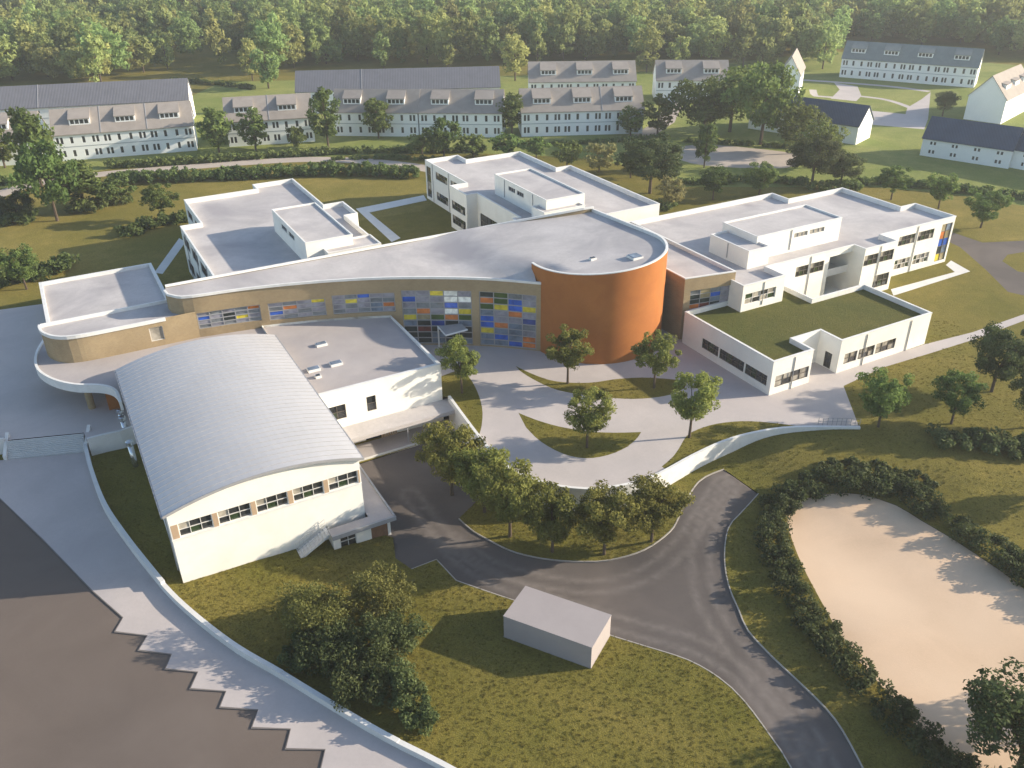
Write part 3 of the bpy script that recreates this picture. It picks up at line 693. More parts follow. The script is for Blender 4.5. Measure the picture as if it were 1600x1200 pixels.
# ------------------------------------------------------------------ service block (low roof with skylights)
serv = thing('service_block', W(29, 95, -3.6), 'white two storey service block with flat roof, skylights and lower canopy', 'building')
def build_service():
    fr = [p for p in FAC if 20.8 < p[0] < 37.0]
    poly = [(20.8, 86), (37.0, 86), (37.0, 102.5)] + fr[::-1] + [(20.8, 108.0)]
    e = poly[:2]; n = len(poly); w = []
    for x0, x1, za, zb, nx, ny, mt in ((500, 541, .7, 2.6, 3, 2, mixg), (573.5, 588, .7, 2.7, 1, 2, 'glass'), (571, 599, -3.45, -1.25, 1, 1, 'door'), (617, 633, -2.4, -1.1, 1, 1, 'glass'), (656, 670, -2.3, -1.3, 1, 1, 'glass')):
        s0, s1 = s_of(e, x0, (za + zb) / 2), s_of(e, x1, (za + zb) / 2)
        w.append((max(.05, s0), s1, za, zb, nx, ny, dict(mats='glass' if mt == 'door' else mt, frame='frame', name='door' if mt == 'door' else 'window')))
    flat_block(serv, poly, -3.7, 4.65, {0: w}, 'render', 'lowroof', par=.4, t=.35, skip=tuple(range(2, n)))
    for px_, py_, a, b in ((502, 538, .7, .42), (525, 568, .75, .48), (490, 577, .75, .48), (497, 588, .35, .3)):
        u, v = UV(*P(px_, py_, 4.4)); skylight(serv, u, v, 4.25, a, b)
    m = MB(); m.ubox(22.4, 38.4, 83.0, 85.95, -.75, -.45); m.ubox(22.4, 38.4, 82.85, 83.0, -.9, -.4); m.build('canopy', M['flatroof'], serv)
    for u in (24, 31, 38): 
        m = MB(); m.tube([W(u, 83.2, -3.6), W(u, 83.2, -.75)], [.07, .07], 6); m.build('canopy_post', M['fascia'], serv)
    m = MB(); m.ubox(22.9, 38.2, 82.8, 85.95, -3.75, -3.42); m.build('loading_platform', M['lowroof'], serv)
    m = MB(); m.ubox(22.9, 38.2, 82.62, 82.8, -3.75, -3.38); m.build('platform_edge', M['concrete'], serv)
    for k in range(7):
        m = MB(); u = 28.6 + k * .3; m.ubox(u, u + .22, 85.9, 85.97, -3.4, -1.2); m.build('panel', M['pier'], serv)
build_service()

# ------------------------------------------------------------------ gymnasium with vaulted metal roof
gym = thing('gymnasium', W(11.5, 86, -2.8), 'white gymnasium with vaulted grey seamed metal roof', 'building')
GU0, GU1, GV0, GV1, GEZ, GRI = 2.3, 20.7, 70.0, 101.7, 5.85, 1.45
def garc(u): t = (u - GU0) / (GU1 - GU0); return GEZ + GRI * 4 * t * (1 - t)
def build_gym():
    zb = -4.2; us = [GU0 + (GU1 - GU0) * i / 24 for i in range(25)]
    e = [(GU0, GV0), (GU1, GV0)]; ops = []
    L = GU1 - GU0; g0, gw, pier = .75, 3.15, .55
    for k in range(5):
        a = g0 + k * (gw + pier - .12); ops.append((a, a + gw - .12, 2.75, 4.3))
    m = MB(); wall_faces(m, e, zb, GEZ - .15, ops, .3)
    for a, b in zip(us[:-1], us[1:]): m.face((W(a, GV0, GEZ - .15), W(b, GV0, GEZ - .15), W(b, GV0, garc(b) - .1), W(a, GV0, garc(a) - .1)))
    for a, b in zip(us[:-1], us[1:]): m.face((W(b, GV1, 4), W(a, GV1, 4), W(a, GV1, garc(a) - .1), W(b, GV1, garc(b) - .1)))
    wall_faces(m, [(GU1, GV0), (GU1, GV1)], zb, GEZ - .1); wall_faces(m, [(GU0, GV1), (GU0, GV0)], zb, GEZ - .1)
    m.build('wall', M['render'], gym)
    for a, b, c, d in ops: glaze(gym, e, a, b, c, d, 3, 2, mixg, 'wframe', bar=.06, dep=.2)
    for k in range(6):
        a = .1 if k == 0 else ops[k - 1][1] + .04; b = ops[k][0] - .04 if k < 5 else L - .1
        if b - a < .15: continue
        m = MB(); m.ubox(GU0 + a, GU0 + b, GV0 - .012, GV0 + .2, 2.75, 4.3); m.build('pier', M['pier'], gym)
    m = MB(); m.ubox(GU0 - .05, GU1 + .02, GV0 - .10, GV0 - .002, 2.60, 2.745); m.build('sill_band', M['coping'], gym)
    # roof strips, one object each
    n = 36; v0, v1 = GV0 - .3, GV1 + .25; wv = (v1 - v0) / n; us2 = [GU0 - .35 + (GU1 - GU0 + .7) * i / 20 for i in range(21)]
    base = None
    for k in range(n):
        if base is None:
            m = MB(); A = [W(u, v0 + .02, garc(u)) for u in us2]; B = [W(u, v0 + wv - .02, garc(u)) for u in us2]
            A2 = [W(u, v0 + .02, garc(u) + .03) for u in us2]; Cc = [W(u, v0 + .07, garc(u) + .03) for u in us2]; C0 = [W(u, v0 + .07, garc(u)) for u in us2]
            lo_ = [W(u, v0 + .02, garc(u) - .22) for u in us2]; lo2 = [W(u, v0 + wv - .02, garc(u) - .22) for u in us2]
            for i in range(20):
                m.face((C0[i], C0[i + 1], B[i + 1], B[i])); m.face((A2[i], A2[i + 1], Cc[i + 1], Cc[i])); m.face((Cc[i], Cc[i + 1], C0[i + 1], C0[i]))
                m.face((lo_[i], lo_[i + 1], A2[i + 1], A2[i])); m.face((lo2[i + 1], lo2[i], B[i], B[i + 1]))
            m.face((lo_[0], A2[0], B[0], lo2[0])); m.face((lo_[-1], lo2[-1], B[-1], A2[-1]))
            base = m.build('roof_panel', M['metalroof'], gym)
        else:
            o = base.copy(); COL.objects.link(o); o.parent = gym; d = Vector(W(0, wv * k)); o.location = d; ORIG[o.name] = ORIG[base.name]
    m = MB(); m.strip([W(u, GV0 - .34, garc(u) - .02) for u in us2], .07, -.2, .09); m.build('front_verge', M['fascia'], gym)
    for u, nm in ((GU0 - .40, 'gutter'), (GU1 + .40, 'gutter')):
        m = MB(); m.ubox(u - .09, u + .09, GV0 - .3, GV1 + .2, GEZ - .33, GEZ - .14); m.build(nm, M['fascia'], gym)
    for v in (72, 82, 92):
        m = MB(); m.tube([W(GU0 - .1, v, -2.4), W(GU0 - .1, v, GEZ - .2)], [.06, .06], 6); m.build('downpipe', M['fascia'], gym)
build_gym()
# annex beside the gym with flat canopy, door and stair
annex = thing('gym_annex', W(20, 70, -3.5), 'low white annex with grey canopy at the gym corner by the yard', 'building')
def build_annex():
    m = MB(); m.ubox(20.72, 22.95, 69.0, 80.6, -1.15, -.95); m.ubox(16.4, 22.95, 67.7, 69.0, -1.15, -.95); m.build('canopy_roof', M['lowroof'], annex)
    m = MB(); m.ubox(22.95, 23.15, 67.6, 80.6, -1.3, -.8); m.ubox(16.4, 23.15, 67.45, 67.7, -1.3, -.8); m.build('canopy_edge', M['fascia'], annex)
    e = [(16.6, 68.2), (22.7, 68.2)]; m = MB()
    wall_faces(m, e, -4.2, -1.16, [(.7, 2.4, -3.35, -1.55), (4.0, 5.8, -3.9, -1.5)]); wall_faces(m, [(22.7, 68.2), (22.7, 80.5)], -4.2, -1.16, [(2, 5, -3.9, -1.5), (7, 10, -3.9, -1.5)])
    wall_faces(m, [(16.6, 70), (16.6, 68.2)], -4.2, -1.16); m.build('wall', M['render'], annex)
    glaze(annex, e, .7, 2.4, -3.35, -1.55, 2, 2, 'glass', 'wframe'); glaze(annex, e, 4.0, 5.8, -3.9, -1.5, 1, 1, 'glass', 'frame', name='door')
    m = MB()
    for k in range(7): m.ubox(16.6 + 4.02 + k * .252, 16.6 + 4.25 + k * .252, 68.22, 68.3, -3.9, -1.5)
    m.build('timber_slats', M['timber'], annex)
    for a in (2, 7): glaze(annex, [(22.7, 68.2), (22.7, 80.5)], a, a + 3, -3.9, -1.5, 2, 1, 'glass', 'frame', name='door')
build_annex()
stair2 = thing('side_stair', W(14.5, 69, -2.8), 'small metal stair with pale railing against the white gym wall', 'stair')
def build_stair2():
    u0, u1 = 13.2, 16.4; n = 10
    for k in range(n):
        a = u0 + (u1 - u0) * k / n; z = -2.95 + 1.75 * (k + 1) / n
        m = MB(); m.ubox(a, a + (u1 - u0) / n + .03, 68.4, 69.7, z - .07, z); m.build('step', M['concrete'], stair2)
    for v in (68.36, 69.75):
        m = MB(); m.mesh([W(u0, v, -3.1), W(u1, v, -1.35), W(u1, v, -1.05), W(u0, v, -2.8), W(u0, v + .06, -3.1), W(u1, v + .06, -1.35), W(u1, v + .06, -1.05), W(u0, v + .06, -2.8)], [(0, 1, 2, 3), (7, 6, 5, 4), (3, 2, 6, 7), (1, 0, 4, 5), (0, 3, 7, 4), (1, 5, 6, 2)])
        m.build('stringer', M['coping'], stair2)
        m = MB(); m.tube([W(u0, v, -1.9), W(u1, v, -.15)], [.035, .035], 5); m.tube([W(u0, v, -2.3), W(u1, v, -.55)], [.02, .02], 5); m.build('handrail', M['wframe'], stair2)
        for k in range(9):
            a = u0 + (u1 - u0) * k / 8; z = -2.85 + 1.75 * k / 8
            m = MB(); m.tube([W(a, v, z - .1), W(a, v, z + .95)], [.02, .02], 4); m.build('baluster', M['wframe'], stair2)
build_stair2()

# ------------------------------------------------------------------ the three white wings
def wing(name, loc, label): return thing(name, W(*loc, 0), label, 'building')
w1 = wing('left_wing', (30, 140), 'white two storey wing with flat roof and penthouse behind the crescent roof, left')
def build_w1():
    poly = [(17.7, 116), (43, 116), (43, 136.8), (45.2, 136.8), (45.2, 144.3), (41.7, 144.3), (41.7, 163), (34, 163), (34, 159.8), (21, 159.8), (21, 145.2), (17.7, 145.2)]
    wins = {11: [], 9: [], 10: []}
    for k in range(4):
        for zz in (UPW, LOW_): wins[11].append((1.2 + k * 6.6, 6.2 + k * 6.6, zz[0] - .2, zz[1] + .2, 4, 2, dict(mats=mixg, frame='frame')))
    for k in range(2):
        for zz in (UPW, LOW_): wins[9].append((1.5 + k * 6.5, 6.0 + k * 6.5, zz[0], zz[1], 4, 2, dict(mats=mixg, frame='frame')))
    flat_block(w1, poly, 0, 8.0, {11: wins[11], 9: wins[9]})
    e = [(31, 137), (31, 119)]
    box_on(w1, 31, 38.2, 119, 137, 7.1, 10.9, wins={3: [(5, 8, 9.2, 10.0, 3, 1, dict(mats='glass', frame='fascia')), (9, 12, 9.2, 10.0, 3, 1, dict(mats='glass', frame='fascia'))]})
    box_on(w1, 33.6, 41.8, 117, 121.5, 7.1, 9.5, 'stair_head')
    for s in (4, 12, 20, 27): pipe_on(w1, [(17.7, 145.2), (17.7, 116)], 0, 7.8, s)
build_w1()
w2 = wing('middle_wing', (80, 140), 'white two storey wing with flat roof and penthouse behind the orange tower')
def build_w2():
    poly = [(64.8, 115), (92.2, 115), (92.2, 143.8), (88.9, 143.8), (88.9, 158.4), (76.4, 158.4), (76.4, 162.5), (69, 162.5), (69, 143.5), (65.6, 143.5), (65.6, 136.6), (67.6, 136.6), (67.6, 131), (64.8, 131)]
    poly = [(66.4, 115), (92.2, 115), (92.2, 143.8), (88.9, 143.8), (88.9, 158.4), (76.4, 158.4), (76.4, 162.5), (69, 162.5), (69, 143.5), (65.6, 143.5), (65.6, 136.6), (67.8, 136.6), (67.8, 121), (66.4, 121)]
    g = dict(mats=mixg, frame='frame')
    wins = {7: [(.5, 2.6, .6, 6.9, 1, 4, g), (5, 10.5, *UPW, 4, 2, g), (5, 10.5, *LOW_, 4, 2, g), (12, 18, *UPW, 4, 2, g), (12, 18, *LOW_, 4, 2, g)],
            9: [(.6, 6.2, *LOW_, 5, 2, g), (.6, 6.2, 3.8, 5.4, 5, 2, g)], 11: [(1, 14.6, .3, 4.6, 6, 3, dict(mats=('glass', 'glass', 'glassg'), frame='frame'))]}
    flat_block(w2, poly, 0, 8.0, wins)
    gg = dict(mats='glass', frame='fascia')
    box_on(w2, 71.5, 79.0, 118.6, 136.8, 7.1, 10.9, wins={3: [(5.2, 7.6, 9.2, 10.0, 3, 1, gg), (8.2, 10.6, 9.2, 10.0, 3, 1, gg)]})
    box_on(w2, 70.1, 78.0, 116.9, 121.0, 7.1, 9.5, 'stair_head')
    for s in (3.6, 11.2): pipe_on(w2, [(69, 162.5), (69, 143.5)], 0, 7.8, s)
    pipe_on(w2, [(71.5, 136.8), (71.5, 118.6)], 7.6, 10.7, 3.8); pipe_on(w2, [(71.5, 136.8), (71.5, 118.6)], 7.6, 10.7, 13.8)
build_w2()
w3 = wing('right_wing', (105, 95), 'long white two storey wing with flat roof, penthouse and open loggia on the right')
def build_w3():
    poly = [(79.7, 80.1), (87.4, 80.1), (87.4, 83.9), (105.1, 83.9), (105.1, 81.7), (112.2, 81.7), (112.2, 85), (129.9, 85), (129.9, 93), (126.3, 93), (126.3, 105.8), (113.2, 105.8), (113.2, 109.8), (80.4, 109.8), (80.4, 84), (79.7, 84)]
    g = dict(mats=mixg, frame='frame'); gb = dict(mats=('glassw', 'glass', 'glassw', 'glassg'), frame='wframe')
    def w(i, x0, x1, za, zb, nx, ny, k=g):
        e = [poly[i], poly[i + 1]]; return (s_of(e, x0, (za + zb) / 2), s_of(e, x1, (za + zb) / 2), za, zb, nx, ny, k)
    s3 = [w(2 + 1 - 0 - 0, 0, 1, 0, 1, 1, 1)] if False else []
    wins = {0: [w(0, 1164, 1212, 5.0, 6.6, 4, 2, gb)],
            2: [w(2, 1243, 1263, 5.0, 6.6, 3, 2), w(2, 1266, 1287, 5.0, 6.6, 3, 2)],
            4: [w(4, 1350, 1372, 5.1, 6.8, 3, 2), w(4, 1375, 1396, 5.1, 6.8, 3, 2), w(4, 1364, 1388, .9, 3.0, 3, 2)],
            6: [w(6, 1404, 1430, 5.1, 6.7, 4, 2), w(6, 1434, 1459, 5.1, 6.7, 4, 2), w(6, 1397, 1421, 1.0, 2.7, 4, 2, gb), w(6, 1426, 1451, 1.0, 2.7, 4, 2, gb), w(6, 1466, 1482, .5, 7.0, 2, 5, dict(cols=['ts', 'ot', 'bb', 'ds', 'yt'], frame='frame', name='stair_window'))]}
    lg = w(2, 1291, 1338, .2, 6.9, 1, 1, dict(void=True, depth=4.5)); wins[2].append(lg)
    flat_block(w3, poly, 0, 8.0, wins)
    a, b = 87.4 + lg[0], 87.4 + lg[1]                                            # loggia: back wall, floor and glazing
    m = MB(); e = [(a, 88.4), (b, 88.4)]; wall_faces(m, e, .2, 6.9, [(.4, (b - a) - .4, 4.6, 6.6), (.4, (b - a) - .4, .4, 3.0)]); m.build('loggia_wall', M['render'], w3)
    glaze(w3, e, .4, (b - a) - .4, 4.6, 6.6, 4, 2, 'glass', 'frame'); glaze(w3, e, .4, (b - a) - .4, .4, 3.0, 4, 2, 'glass', 'frame')
    m = MB(); m.ubox(a + .02, b - .02, 84.3, 88.35, 3.5, 3.8); m.build('loggia_floor', M['concrete'], w3)
    m = MB(); m.ubox(a + .02, b - .02, 84.25, 84.32, 3.81, 4.7); m.build('loggia_rail', M['wframe'], w3)
    e = [(89, 88), (106.2, 88)]; gg = dict(mats='glassw', frame='fascia')
    box_on(w3, 89.0, 106.2, 88.0, 95.5, 7.1, 10.9, wins={0: [(s_of(e, 1241, 9.6), s_of(e, 1262, 9.6), 9.3, 10.0, 3, 1, gg), (s_of(e, 1265, 9.6), s_of(e, 1288, 9.6), 9.3, 10.0, 3, 1, gg)]})
    box_on(w3, 85.6, 89.6, 85.9, 94.2, 7.1, 10.0, 'stair_head')
    pipe_on(w3, e, 7.6, 10.7, s_of(e, 1235, 9.)); 
    for i, x in ((0, 1192), (2, 1265), (4, 1374), (6, 1432)): pipe_on(w3, [poly[i], poly[i + 1]], 0 if i else 4.4, 7.8, s_of([poly[i], poly[i + 1]], x, 6))
    pipe_on(w3, [(85.6, 94.2), (85.6, 85.9)], 7.6, 9.8, 4)
build_w3()
pav = wing('green_roof_pavilion', (86, 73), 'single storey white pavilion with a grass roof in front of the right wing')
def build_pav():
    poly = [(72.3, 66), (79, 66), (79, 69.6), (83.9, 69.6), (83.9, 66), (100.9, 66), (100.9, 77.6), (90.6, 77.6), (90.6, 83.8), (80, 83.8), (80, 83.0), (72.3, 83.0)]
    gb = dict(mats=('glassw', 'glass', 'glassw', 'glassw'), frame='frame'); gl = dict(mats=('glass', 'glassg', 'glass'), frame='frame')
    def w(e, x0, x1, za, zb, nx, ny, k): return (s_of(e, x0, (za + zb) / 2), s_of(e, x1, (za + zb) / 2), za, zb, nx, ny, k)
    e0, e4, el = [poly[0], poly[1]], [poly[4], poly[5]], [poly[11], poly[0]]
    wins = {0: [w(e0, 1211, 1263, .9, 2.5, 4, 2, gb)], 4: [w(e4, 1319, 1339, 1.0, 2.5, 2, 2, gb), w(e4, 1341, 1366, 1.0, 2.5, 3, 2, gb), w(e4, 1368, 1399, 1.0, 2.5, 3, 2, gb)],
            11: [w(el, 1097, 1122, 1.0, 2.45, 3, 2, gl), w(el, 1124, 1162, 1.0, 2.45, 4, 2, gl), w(el, 1164, 1198, 1.0, 2.45, 4, 2, gl)], 3: [(1.3, 2.5, .05, 2.3, 1, 1, dict(mats='glass', frame='frame', name='door'))]}
    flat_block(pav, poly, 0, 4.75, wins, 'render', 'greenroof', par=.7, t=.28)
    for e, x in ((e0, 1240), (e4, 1352), (e4, 1421)): pipe_on(pav, e, 0, 4.5, s_of(e, x, 3))
build_pav()
# entrance canopy: a white folded frame on a post
ent = thing('entrance_canopy', W(43, 97.5, 0), 'white folded frame canopy at the glazed entrance', 'canopy')
m = MB(); m.mesh([W(42.4, 98.8, 3.0), W(42.4, 96.2, 2.7), W(45.4, 95.6, 3.1), W(45.4, 97.6, 3.2), W(42.4, 98.8, 3.14), W(42.4, 96.2, 2.84), W(45.4, 95.6, 3.24), W(45.4, 97.6, 3.34)], [(3, 2, 1, 0), (4, 5, 6, 7), (0, 1, 5, 4), (1, 2, 6, 5), (2, 3, 7, 6), (3, 0, 4, 7)]); m.build('slab', M['fascia'], ent)
for a, b in (((42.4, 98.8, 3.1), (42.4, 96.2, 2.8)), ((42.4, 96.2, 2.8), (45.4, 95.6, 3.2))):
    m = MB(); m.tube([W(*a), W(*b)], [.13, .13], 4); m.build('edge_beam', M['coping'], ent)
m = MB(); m.tube([W(42.4, 98.7, 0), W(42.4, 98.7, 3.1)], [.11, .11], 6); m.build('post', M['coping'], ent)

# ------------------------------------------------------------------ walls, steps, small site things
def zlow_path(path, dz=0): return [(x, y, dz) for x, y in path]
rw = MB(); rw.strip([(x, y, 0) for x, y in WALL], .34, -4.0, .28, off=-.10)
tag(rw.build('retaining_wall', M['coping']), 'curved white retaining wall round the entrance plaza', 'wall')
def stepped_wall():
    path = WALKWALL; n = len(path); idx = [0]
    for x in ((255, 922), (440, 1061), (620, 1168)):
        q = PL(*x); idx.append(min(range(n), key=lambda i: math.dist(path[i], q)))
    idx.append(n - 1); hs = (.75, .55, .5, .45)
    t = thing('walkway_wall', (*path[0], zl(*path[0])), 'low white stepped wall between walkway and gym lawn', 'wall')
    for k in range(4):
        seg = path[idx[k]:idx[k + 1] + 1]
        zt = max(zl(*p) for p in seg)
        m = MB(); m.strip([(x, y, zl(x, y)) for x, y in seg], .42, -.5, hs[k] + (.25 if k == 0 else 0.15), off=.15); m.build('wall_section', M['concrete'], t)
stepped_wall()
st = thing('steps', (*P(70, 700, -1), -1.75), 'wide pale flight of steps from upper plaza to walkway', 'steps')
def build_steps():
    a0, a1 = P(10, 689, 0), P(131, 677, 0); b0, b1 = PL(13, 718), PL(132, 707); n = 10; zt, zb = 0., zl(*b0)
    for k in range(n):
        t0, t1 = k / n, (k + 1) / n; z = zt + (zb - zt) * t0 - .02
        lp = lambda p, q, t: (p[0] + (q[0] - p[0]) * t, p[1] + (q[1] - p[1]) * t)
        m = MB(); m.prism([lp(a0, b0, t1), lp(a1, b1, t1), lp(a1, b1, t0), lp(a0, b0, t0)], zb - .3, z); m.m = [1] * 4 + [0, 1]; m.build('step', [M['concrete'], M['band']], st)  # risers coloured grey to stand in for their shading against the pale treads
    for (p, q, s) in ((a0, b0, -.28), (a1, b1, .28)):
        m = MB(); e = (q[0] + (q[0] - p[0]) * .12 + s, q[1] + (q[1] - p[1]) * .12)
        pp = (p[0] + s, p[1] + 1.0)
        m.mesh([(pp[0] - .2, pp[1], -2.2), (pp[0] + .2, pp[1], -2.2), (e[0] + .2, e[1], -2.4), (e[0] - .2, e[1], -2.4), (pp[0] - .2, pp[1], .55), (pp[0] + .2, pp[1], .55), (e[0] + .2, e[1], zb + .55), (e[0] - .2, e[1], zb + .55)], [(0, 1, 2, 3), (7, 6, 5, 4), (4, 5, 1, 0), (5, 6, 2, 1), (6, 7, 3, 2), (7, 4, 0, 3)])
        m.build('flank_wall', M['concrete'], st)
build_steps()
m = MB(); m.strip([(*P(7, 688, 0), 0), (*P(-40, 693, 0), 0), (*P(-300, 715, 0), 0), (-149, 84, 0)], .3, -2.6, .3)
tag(m.build('plaza_wall', M['concrete']), 'low pale wall left of the wide steps', 'wall')
m = MB(); m.strip([(*P(137, 690, 0), 0), (*P(160, 684, 0), 0), (*P(188, 678, 0), 0), (*W(2.25, 97.2)[:2], 0)], .35, -2.6, .45)
tag(m.build('plaza_wall', M['concrete']), 'short grey wall between steps and gymnasium', 'wall')
for i, (x, y, lab) in enumerate(((193, 640, 'steel ventilation pipe nearest the curved canopy'), (195, 652, 'steel ventilation pipe in the middle beside the gym gutter'), (200, 692, 'tall steel ventilation pipe on the grass beside the gym'))):
    u, v = UV(*P(x, y, 1.2)); u = 1.25; zz = -2.3 if i == 2 else (-2.1 if i else 0)
    t = thing('ventilation_pipe', W(u, v, zz), lab, 'pipe', 'pipes beside the gym')
    m = MB(); m.tube([W(u, v, zz - .2), W(u, v, .7)], [.30, .30], 14); m.build('shaft', M['steel'], t, True)
    m = MB(); m.tube([W(u, v, .72), W(u, v, 1.0)], [.24, .24], 14); m.build('collar', M['fascia'], t, True)
    m = MB(); m.tube([W(u, v, 1.0), W(u, v, 1.35), W(u, v, 1.42)], [.42, .42, .3], 14); m.build('cap', M['steel'], t)
def rail():
    pts = [P(1278 + i * 7.2, 664 + i * .25, 0) for i in range(10)]
    t = thing('railing', (*pts[0], 0), 'thin dark railing along the plaza edge at right', 'railing')
    for q in pts:
        m = MB(); m.tube([(*q, 0), (*q, 1.0)], [.03, .03], 5); m.build('post', M['fascia'], t)
    for z in (1.0, .55):
        m = MB(); m.tube([(*q, z) for q in pts], [.025] * len(pts), 5); m.build('rail', M['fascia'], t)
rail()
# the plain grey box by the road
def container():
    C_, D_, B_, A_ = (6.43, 52.0), (-.96, 55.75), (8.44, 55.75), (1.05, 59.5); z0 = zl(*P(870, 1000, -3)) - .15; z1 = -.5
    t = thing('storage_container', (*C_, z0), 'plain grey box shaped container on the lawn beside the road', 'container')
    P4 = [C_, B_, A_, D_]
    m = MB(); m.prism(P4, z0, z1 - .1); m.build('body', M['crate'], t)
    cx = sum(p[0] for p in P4) / 4; cy = sum(p[1] for p in P4) / 4
    big = [(cx + (p[0] - cx) * 1.008, cy + (p[1] - cy) * 1.008) for p in P4]
    m = MB(); m.prism(big, z1 - .098, z1); m.build('lid', M['crate'], t)
    sm = [(cx + (p[0] - cx) * 1.004, cy + (p[1] - cy) * 1.004) for p in P4]
    m = MB(); m.prism(sm, z0 - .1, z0 + .28); m.build('plinth', M['crate'], t)
container()

# ------------------------------------------------------------------ houses behind the school
def house(label, eave_l, eave_r, he=6.3, rise=4.7, half=5.3, roof='tan_roof', dorm=(), rows=((4.0, 5.5), (.9, 2.4)), pat='t..t', per=10.5, cat='house', base=0., small=False, band=True, split=()):
    a, b = P(*eave_l, he + base), P(*eave_r, he + base); L = math.dist(a, b); d = ((b[0] - a[0]) / L, (b[1] - a[1]) / L); n = (-d[1], d[0])
    pt = lambda x, y, z: (a[0] + d[0] * x + n[0] * y, a[1] + d[1] * x + n[1] * y, z + base)
    t = thing('row_house', pt(L / 2, half, 0), label, cat, 'houses behind the school')
    uvp = [UV(*pt(0, 0, 0)[:2]), UV(*pt(L, 0, 0)[:2])]
    ops = []
    k = max(1, round(L / per)); pw = L / k
    for za, zb in rows:
        for i in range(k):
            m_ = len(pat)
            for j, ch in enumerate(pat):
                cx = i * pw + pw * (j + .5) / m_; wd = {'t': 1.5, '.': .65, 'w': 1.9, 'd': 1.3}[ch]
                ops.append((cx - wd / 2, cx + wd / 2, za + base, zb + base, ch))
    m = MB(); wall_faces(m, uvp, base, he + base, [o[:4] for o in ops], .12)
    D = 2 * half
    m.face((pt(L, D, 0), pt(0, D, 0), pt(0, D, he), pt(L, D, he)))
    for x in (0, L):
        q = [pt(x, 0, 0), pt(x, D, 0), pt(x, D, he), pt(x, half, he + rise - .05), pt(x, 0, he)]; m.face(q if x == L else q[::-1])
    m.build('wall', M['housewall'], t)
    for s0, s1, za, zb, ch in ops:
        m = MB(); za -= base; zb -= base
        m.mesh([pt(s0, .1, za), pt(s1, .1, za), pt(s1, .1, zb), pt(s0, .1, zb)], [(0, 1, 2, 3)])
        nb = {'t': 2, '.': 1, 'w': 2, 'd': 2}[ch]
        for i in range(1, nb):
            c = s0 + (s1 - s0) * i / nb; m.mesh([pt(c - .17, .02, za), pt(c + .17, .02, za), pt(c + .17, .02, zb), pt(c - .17, .02, zb), pt(c - .17, .09, za), pt(c + .17, .09, za), pt(c + .17, .09, zb), pt(c - .17, .09, zb)], [(0, 1, 2, 3), (0, 3, 7, 4), (1, 5, 6, 2)], 1)
        m.build('window', [M['darkwin'], M['housewall']], t)
    ov = .35; sl = rise / half; m = MB()
    prof = [(-ov, he - ov * sl), (half, he + rise), (D + ov, he - ov * sl)]
    for x0, x1 in ((-.25, L + .25),):
        up_ = [[pt(x, y, z + .18) for y, z in prof] for x in (x0, x1)]; dn = [[pt(x, y, z) for y, z in prof] for x in (x0, x1)]
        for i in range(2):
            m.face((up_[0][i], up_[1][i], up_[1][i + 1], up_[0][i + 1])); m.face((dn[0][i + 1], dn[1][i + 1], dn[1][i], dn[0][i]))
            for e in (0, 1): m.face((dn[e][i], dn[e][i + 1], up_[e][i + 1], up_[e][i]))
        m.face((dn[0][0], dn[1][0], up_[1][0], up_[0][0])); m.face((dn[0][2], up_[0][2], up_[1][2], dn[1][2]))
    r = m.build('roof', M[roof], t)
    for s in split:                                                     # party-wall upstands on the roof
        m = MB(); x = L * s; q = [(y, z + .2) for y, z in prof]
        m.mesh([pt(x - .09, y, z - .1) for y, z in q] + [pt(x + .09, y, z - .1) for y, z in q] + [pt(x - .09, y, z + .08) for y, z in q] + [pt(x + .09, y, z + .08) for y, z in q],
               [(6, 9, 10, 7), (7, 10, 11, 8), (0, 6, 7, 1), (1, 7, 8, 2), (3, 4, 10, 9), (4, 5, 11, 10), (0, 3, 9, 6)]); m.build('party_wall', M['fascia'], r)
    if band:
        m = MB(); m.mesh([pt(0, -.04, he * .5), pt(L, -.04, he * .5), pt(L, -.04, he * .5 + .18), pt(0, -.04, he * .5 + .18), pt(0, .02, he * .5 + .18), pt(L, .02, he * .5 + .18)], [(0, 1, 2, 3), (3, 2, 5, 4)]); m.build('string_course', M['band'], t)
    for c in dorm:
        x0, x1 = L * c - 2.3, L * c + 2.3; yf = half * .30; zf = he + yf * sl; zt = zf + 1.5; zr = he + rise * .93; yr = (zr - he) / sl
        m = MB()
        m.face((pt(x0, yf, zf), pt(x1, yf, zf), pt(x1, yf, zt), pt(x0, yf, zt)))
        yb = (zt - he) / sl
        for x in (x0, x1): m.face((pt(x, yf, zf), pt(x, yf, zt), pt(x, yr, zr)))
        dm = m.build('dormer', M['housewall'], t)
        m = MB(); m.mesh([pt(x0 - .15, yf - .25, zt - .02), pt(x1 + .15, yf - .25, zt - .02), pt(x1 + .15, yr, zr + .12), pt(x0 - .15, yr, zr + .12), pt(x0 - .15, yf - .25, zt + .16), pt(x1 + .15, yf - .25, zt + .16), pt(x1 + .15, yr + .1, zr + .26), pt(x0 - .15, yr + .1, zr + .26)],
                         [(3, 2, 1, 0), (4, 5, 6, 7), (0, 1, 5, 4), (1, 2, 6, 5), (3, 0, 4, 7)]); m.build('dormer_roof', M[roof], dm)
        for i in range(4):
            xa = x0 + .3 + i * 1.05; m = MB(); m.face((pt(xa, yf - .02, zf + .45), pt(xa + .8, yf - .02, zf + .45), pt(xa + .8, yf - .02, zt - .12), pt(xa, yf - .02, zt - .12))); m.build('window', M['darkwin'], dm)
    return t
house('tan roofed row house with three dormers at the left', (81, 211), (301, 195), dorm=(.2, .52, .84), split=(.34, .67))
house('tan roofed house cut by the left picture edge', (-150, 226), (58, 213), dorm=(.3, .7))
